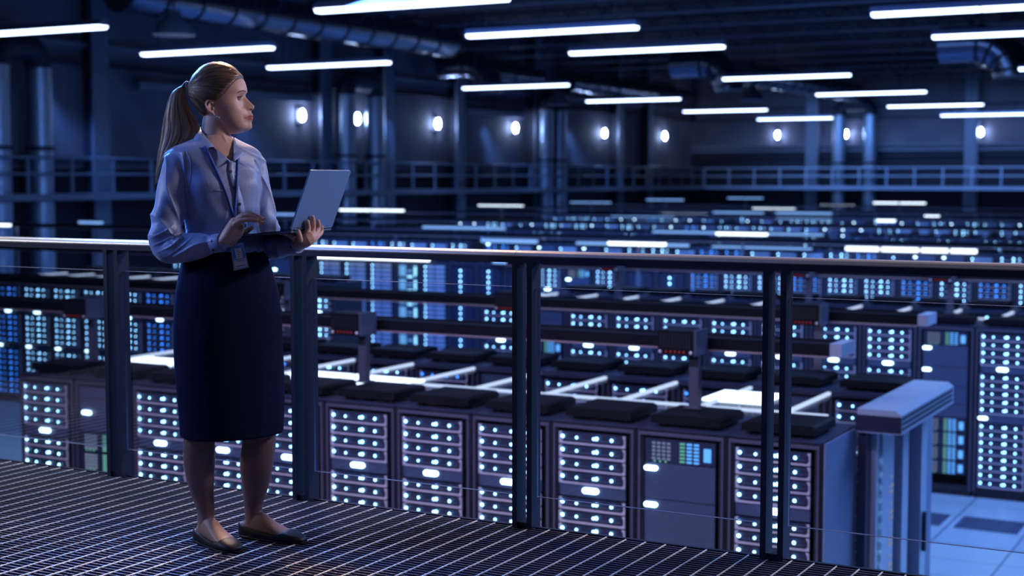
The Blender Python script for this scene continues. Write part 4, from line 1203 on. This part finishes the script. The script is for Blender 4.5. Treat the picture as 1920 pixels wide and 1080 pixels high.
# long drapes down the near upper sleeve
disp += np.where(up, .0042 * cr((sx - 300) * .085 + (sy_ - 300) * -.028 + wob * .6), 0)
# crumple round the elbow
el_ = np.exp(-((sx - 322) ** 2 / 900 + (sy_ - 448) ** 2 / 500))
disp += .0048 * el_ * cr(sy_ * .20 + sx * .13 + wob) + .002 * el_ * cr(sy_ * .33 - sx * .2 + wob)
fo = (sy_ > 445) & (sx > 325) & (sx < 398)
disp += np.where(fo, .0034 * cr((sy_ - 440) * .115 + (sx - 340) * .045 + wob * .5) + .0022 * cr((sx - 398) * .09, 2) * np.clip((sx - 375) / 22, 0, 1), 0)
# torso: drapes from bust to waist, blousing above the skirt, tension at the shoulder and between the buttons
to = ~armR
disp += np.where(to, .0030 * np.exp(-((sy_ - 415) / 32) ** 2) * cr((sx - 380) * .062 + (sy_ - 400) * .030 + wob * .4), 0)
disp += np.where(to, .0036 * np.clip((sy_ - 445) / 18, 0, 1) * np.clip((472 - sy_) / 6, 0, 1) * cr((sx - 380) * .11 + wob * .6, 2), 0)
disp += np.where(to & (sx > 440), .0030 * np.exp(-((sy_ - 300) / 22) ** 2) * cr((sx - 440) * .055 - (sy_ - 300) * .10 + wob * .3), 0)
disp += np.where(to, .0020 * np.exp(-((sx - 425) / 26) ** 2 - ((sy_ - 335) / 30) ** 2) * cr((sy_ - 322) * .105 + (sx - 430) * .03), 0)
fa = (sx > 478) & (sy_ > 300)
disp += np.where(fa, .0036 * cr((sx - 480) * .09 + (sy_ - 300) * -.022 + wob * .7) , 0)
disp *= 1.5
sc = sc + nr * disp[:, None]
setco(shirt_me, sc)
# open the collar: a V down to the first button, and cut the sleeve ends and waist
bm = bmesh.new(); bm.from_mesh(shirt_me)
def in_v(x, y):
    if y < 256: return True
    l = interp(y, [254, 262, 275, 288, 300, 304], [374, 383, 398, 416, 431, 434])
    r = interp(y, [250, 262, 275, 288, 300, 304], [440, 438.5, 438.0, 438.0, 437, 434])
    return y < 303 and l < x < r
cen = W(402, 280, 0)
dele = []
px_, py2, pw2 = to_px(np.array([tuple(f.calc_center_median()) for f in bm.faces]))
for f, x, y, w in zip(bm.faces, px_, py2, pw2):
    if (in_v(x, y) and (w > -.02 or y < 256)): dele.append(f)
bmesh.ops.delete(bm, geom=dele, context='FACES')
for _ in range(14):
    mv = {}
    for v in bm.verts:
        be = [e for e in v.link_edges if e.is_boundary]
        if len(be) == 2: mv[v] = (be[0].other_vert(v).co + be[1].other_vert(v).co) * .25 + v.co * .5
    for v, c in mv.items(): v.co = c
bm.to_mesh(shirt_me); bm.free()
shirt_me.materials.append(M['shirt'])
shirt = link('shirt', shirt_me, woman); tag(shirt, 'pale blue satin shirt')
sT = bvh_of(shirt_me)
def on(tree, pts, off):
    out = []
    for x, y in pts:
        p, n = hit(tree, x, y, off)
        if p is not None: out.append(p)
    return out
def strip(mb, tree, line, half, off, mi=0, thick=.0012):
    # a flat band lying on a surface along a pixel line
    L = []
    for x, y in line:
        p, n = hit(tree, x, y, off)
        if p is not None: L.append((p, n))
    a0, a1 = [], []
    for i, (p, n) in enumerate(L):
        t = (L[min(i + 1, len(L) - 1)][0] - L[max(i - 1, 0)][0]).normalized(); s_ = t.cross(n).normalized()
        a0.append((p - s_ * half, p + s_ * half, p + s_ * half + n * thick, p - s_ * half + n * thick))
    if len(a0) > 1: loft(mb, [list(q) for q in a0], True, mi)
def smooth_line(pts, n=24):
    xs = np.linspace(0, 1, len(pts)); return [(smooth_interp(t, xs, [p[0] for p in pts]), smooth_interp(t, xs, [p[1] for p in pts])) for t in np.linspace(0, 1, n)]
pk = MB(); strip(pk, sT, smooth_line([(435, 303), (433.5, 322), (440, 352), (449, 382), (455, 415), (458, 448), (459, 466)], 30), .015, .0006)
pk.build('placket', M['shirt'], shirt)
for x, y in ((431.5, 322), (438.5, 352.7), (448.4, 382.6)):
    p, n = hit(sT, x, y, .0025)
    if p: MB().tube([p, p + n * .0022], [.0056, .0050], 16).build('button', M['button'], shirt)
cb = MB()
for x, y in ((400, 468), (546, 463.5)):
    p, n = hit(sT, x, y, .001)
    if p: MB().tube([p, p + n * .002], [.0055, .005], 14).build('button', M['button'], shirt)
sm2 = MB()
strip(sm2, sT, smooth_line([(349, 283), (356, 305), (357, 335), (351, 362)], 20), .0012, .0004)
strip(sm2, sT, smooth_line([(402.5, 442), (404.5, 456), (403, 470)], 12), .0012, .0006)
strip(sm2, sT, smooth_line([(402, 357), (418, 357.5), (430, 356)], 12), .0010, .0004)
sm2.build('seam', M['seam'], shirt)
# collar: two wings standing round the neck and folding down
def wing(mb, inner, outer, mid):
    # three polylines of world points: fold line, outer edge, between
    n = 18; xs = np.linspace(0, 1, len(inner)); rr = []
    def sp(P, t): return Vector([smooth_interp(t, np.linspace(0, 1, len(P)), [p[j] for p in P]) for j in range(3)])
    for t in np.linspace(0, 1, n):
        a, m_, b = sp(inner, t), sp(mid, t), sp(outer, t)
        nrm = (b - a).cross(Vector((0, 0, 1)));
        nv = TOC * .002
        rr.append([a, a.lerp(m_, .5), m_, m_.lerp(b, .5), b, b - nv, m_ - nv, a - nv])
    loft(mb, rr)
cl = MB()
# her right wing (towards the camera)
wing(cl, [W(376, 238, -.035), W(377, 244, .035), W(386, 256, .062), W(404, 277, .088), W(432, 302, .108)],
         [W(362, 250, -.055), W(362, 264, .062), W(377, 290, .112), W(399, 275, .106), W(431, 303.5, .111)],
         [W(369, 244, -.047), W(368, 254, .055), W(382, 272, .094), W(402, 277, .098), W(431, 303, .110)])
wing(cl, [W(376, 238, -.035), W(400, 240, -.065), W(432, 253, -.035), W(439, 272, .02), W(436, 302, .100)],
         [W(362, 250, -.055), W(395, 250, -.085), W(450, 268, -.060), W(459, 284, .02), W(438, 304, .104)],
         [W(369, 244, -.047), W(398, 244, -.078), W(441, 260, -.052), W(449, 279, .03), W(437, 303, .104)])
cl.build('collar', M['shirt'], shirt)
# cuffs seen as bands
for c0, c1, r in ((W(399, 457.5, .157), W(417, 454.5, .169), .0315), (W(545, 459.6, .034), W(558, 455.8, .057), .0345)):
    d = (c1 - c0).normalized(); mb = MB()
    a = d.cross(ZV).normalized(); b = a.cross(d); rr = []
    for t, q in ((0, r - .001), (.1, r + .0008), (.9, r + .0008), (1, r), (1, r - .003), (.5, r - .004)):
        rr.append([c0.lerp(c1, t) + (a * math.cos(2 * PI * k / 36) + b * math.sin(2 * PI * k / 36)) * q for k in range(36)])
    loft(mb, rr, cap=False); mb.build('cuff', M['shirt'], shirt)
# ---------------- skirt
KB = MB()
sk = [(470, 421, .140, .112), (478, 422, .146, .118), (500, 424, .158, .128), (540, 426.5, .178, .142), (600, 428, .190, .150), (660, 430, .192, .152), (720, 433, .190, .150), (770, 435, .186, .147), (806, 435.5, .182, .143), (813, 435.5, .182, .143)]
def kfold(y):
    return lambda t: .006 * math.sin(5 * t + y * .01) + .005 * math.sin(9 * t + 1) * min(1, max(0, (y - 560) / 150)) + .014 * math.exp(-((t - .2) / .25) ** 2) * min(1, max(0, (y - 600) / 150))
loft(KB, [tor_at(y, tlist=sk, fold=kfold(y), th=R(50), n=96) for y in np.arange(470, 814, 4.0)], cap=False)
loft(KB, [tor_at(y, tlist=sk, fold=kfold(y), th=R(50), n=96, da=-.004, db=-.004) for y in (813, 790, 740)], cap=False)
skirt = KB.build('skirt', M['skirt'], woman); tag(skirt, 'navy knee-length pencil skirt')
wb = MB(); rr = []
for y, q in ((470, .0005), (470, .003), (486, .003), (486, .0005)): rr.append(tor_at(y, da=q, db=q, tlist=sk, th=R(50), fold=kfold(y), n=96))
loft(wb, rr, cap=False); wb.build('waistband', M['skirt'], skirt)
# ---------------- shoes
def shoe(h, d, L, label):
    l = ZV.cross(d); mb = MB(); n = 33; m = 21; Ls = L
    rows2 = []
    for i in range(n):
        t = i / (n - 1); hw, ht = foot_section(t); hw += .0035
        # height of the upper at this place and how far round it closes
        side = interp(t, [0, .05, .2, .45, .60, .66, .76, 1], [.049, .046, .036, .025, .024, .027, .034, .02])
        close = 0 if t < .70 else min(1, (t - .70) / .05)
        htop = interp(t, [.6, .7, .8, .9, .96, 1], [.046, .042, .035, .027, .019, .008])
        r_ = []
        for k in range(m):
            u = k / (m - 1) * 2 - 1            # -1 left edge .. 0 sole .. 1 right edge
            au = abs(u); sg = -1 if u < 0 else 1
            if au < .3: p = (sg * hw * .92 * (au / .3), .002)
            else:
                v = (au - .3) / .7
                open_ = (hw * (.92 + .10 * math.sin(v * PI)) * (1 - .06 * v), .002 + (side - .002) * v)
                a = v * PI / 2
                cl_ = (hw * math.cos(a) ** .8 if v < .999 else 0.0, .006 + (htop - .006) * math.sin(a) ** .75)
                p = (sg * (open_[0] * (1 - close) + cl_[0] * close), open_[1] * (1 - close) + cl_[1] * close)
            r_.append(h + d * (t * Ls - .004) + l * p[0] + ZV * (p[1] + .0025))
        rows2.append(r_)
    loft(mb, rows2, cap=False, closed=False)
    me = mb.mesh('ballet_flat', [M['shoe']])
    bm = bmesh.new(); bm.from_mesh(me); bmesh.ops.remove_doubles(bm, verts=bm.verts, dist=.0006); bm.to_mesh(me); bm.free()
    o = link('ballet_flat', me, woman); s_ = o.modifiers.new('thick', 'SOLIDIFY'); s_.thickness = .003; s_.offset = 0
    tag(o, label)
    so = MB(); rr = []
    for i in range(n):
        t = i / (n - 1); hw, ht = foot_section(t); hw = (hw + .004)
        zb = .0015; zt = .010 if t < .25 else .006
        rr.append([h + d * (t * Ls - .004) + l * x + ZV * z for x, z in ((-hw, zb), (hw, zb), (hw, zt), (-hw, zt))])
    loft(so, rr); so.build('sole', M['shoe'], o)
shoe(FEET[0][0], FEET[0][1], FEET[0][2], 'black ballet flat on the nearer foot')
shoe(FEET[1][0], FEET[1][1], FEET[1][2], 'black ballet flat on the farther foot')
# ring
p0, p1 = W(454, 406.5, .186), W(457, 405.8, .186)
MB().tube([p0, p1], [.0094, .0094], 16).build('finger_ring', M['silver'], woman)
# finger nails
for p, r in RHF:
    c = W(*p[-1]); d = (W(*p[-1]) - W(*p[-2])).normalized(); u_ = (ZV - d * ZV.dot(d)).normalized()
    MB().ball(tuple(c + d * .002 + u_ * .0046), .0045, .004, .0024, 10, 6).build('fingernail', M['lid'], woman)
# ---------------- laptop
lt = thing('laptop', 'slim silver blue laptop held open on the woman\'s left hand', 'laptop', tuple(HC))
def slab(name, c, a, b, n, ha, b0, b1, n0, n1, m, parent, rad=.008):
    # rounded rectangle slab: a axis +-ha, b axis b0..b1, thickness n0..n1 (about c)
    pts = []
    for cx, cyy, s0 in ((ha - rad, b1 - rad, 0), (-ha + rad, b1 - rad, 1), (-ha + rad, b0 + rad, 2), (ha - rad, b0 + rad, 3)):
        for i in range(5):
            t = PI / 2 * (s0 + i / 4); pts.append((cx + rad * math.cos(t), cyy + rad * math.sin(t)))
    mb = MB(); rr = [[c + a * x + b * y + n * nn for x, y in pts] for nn in (n0, n1)]
    loft(mb, rr)
    mb.sm = [False] * len(mb.sm)
    o = mb.mesh(name, [m]); o.transform(Matrix.Translation(-HC)); return link(name, o, parent)
slab('screen_lid', HC, H_, LS, LN, .150, .0, .212, -.0045, .0015, M['lap'], lt)
slab('screen', HC, H_, LS, LN, .143, .010, .205, -.0055, -.0046, M['lap_dark'], lt, .003)
bs = slab('base', HC, H_, BD, BU, .150, .0, .212, -.011, -.002, M['lap_dark'], lt)
slab('base_edge', HC, H_, BD, BU, .1505, -.0005, .2125, -.0075, -.0055, M['lap'], lt)
kb = MB()
for r_ in range(6):
    for c_ in range(14):
        q = HC + H_ * (-.125 + c_ * .0185) + BD * (.035 + r_ * .0165) + BU * (-.0018) - HC
        a, b, n = H_ * .0078, BD * .0068, BU * .0012
        kb.add([q - a - b, q + a - b, q + a + b, q - a + b, q - a - b + n, q + a - b + n, q + a + b + n, q - a + b + n], [(0, 3, 2, 1), (4, 5, 6, 7), (0, 1, 5, 4), (1, 2, 6, 5), (2, 3, 7, 6), (3, 0, 4, 7)])
kb.build('keyboard', M['lap_dark'], bs)
hg = MB(); hg.tube([H_ * -.13, H_ * .13], .0045, 10); hg.build('hinge', M['lap_dark'], lt)
for h in (-.11, .11):
    mb = MB(); q = LS * .006 + LN * .0018; mb.add([q + H_ * (h - .014), q + H_ * (h + .014), q + H_ * (h + .014) + LS * .0022, q + H_ * (h - .014) + LS * .0022], [(0, 1, 2, 3)]); mb.build('vent_slot', M['lap_dark'], lt)
# ---------------- lanyard and badge
bdg = thing('id_badge', 'blue and white plastic ID badge on a blue lanyard round the neck', 'badge', tuple(W(448, 480, .12)))
O_ = W(448, 480, .12)
ln = MB()
kT = bvh_of(skirt.data)
L1 = smooth_line([(383, 276), (391, 290), (406, 322), (422, 358), (433, 392), (437, 408)], 24)
L2 = smooth_line([(445, 294), (445, 318), (443, 352), (440, 388), (437.5, 408)], 24)
L3 = smooth_line([(437, 408), (439, 428), (441, 452)], 12)
for L_ in (L1, L2): strip(ln, sT, L_, .0055, .0035)
strip(ln, sT, L3, .0075, .0045)
me = ln.mesh('lanyard', [M['lanyard']]); me.transform(Matrix.Translation(-O_)); link('lanyard', me, bdg)
bw_ = .128
q = [W(432.0, 460, bw_), W(455.5, 454.5, bw_ + .004), W(466.5, 501.5, bw_ + .012), W(438.5, 508, bw_ + .008)]
ex = ((q[1] - q[0]).normalized()); ey = ((q[3] - q[0]).normalized()); en = ey.cross(ex).normalized()
if en.dot(TOC) < 0: en = -en
def quad(P, n0, n1): return [p + en * n0 - O_ for p in P] + [p + en * n1 - O_ for p in P]
BF = [(0, 3, 2, 1), (4, 5, 6, 7), (0, 1, 5, 4), (1, 2, 6, 5), (2, 3, 7, 6), (3, 0, 4, 7)]
def at_(u, v): return q[0].lerp(q[1], u).lerp(q[3].lerp(q[2], u), v)
def patch(u0, u1, v0, v1, n0, n1, nm, m, par):
    mb = MB(); mb.add(quad([at_(u0, v0), at_(u1, v0), at_(u1, v1), at_(u0, v1)], n0, n1), BF); return mb.build(nm, m, par)
hold = patch(0, 1, 0, 1, -.002, .0012, 'badge_holder', M['holder'], bdg)
card = patch(.10, .94, .06, .94, .0012, .0018, 'card', M['card'], bdg)
patch(.10, .94, .62, .94, .0018, .0021, 'white_field', M['card_w'], card)
patch(.30, .78, .18, .58, .0018, .0021, 'portrait_field', M['card_w'], card)
mk = MB()
for u0, u1, v0 in ((.40, .55, .27), (.36, .44, .36), (.50, .72, .34), (.44, .62, .42), (.42, .58, .50), (.66, .74, .48), (.34, .84, .66), (.22, .80, .86), (.45, .66, .11)):
    mk.add(quad([at_(u0, v0), at_(u1, v0), at_(u1, v0 + .022), at_(u0, v0 + .022)], .0021, .0024), BF)
mk.build('printed_marks', M['lanyard'], card)
cp = MB(); a_, b_ = at_(.5, -.02) - O_, at_(.45, -.16) - O_
cp.tube([a_, b_], .003, 8); cp.tube([at_(.42, .03) - O_, at_(.58, .03) - O_], .002, 6); cp.build('clip', M['silver'], bdg)
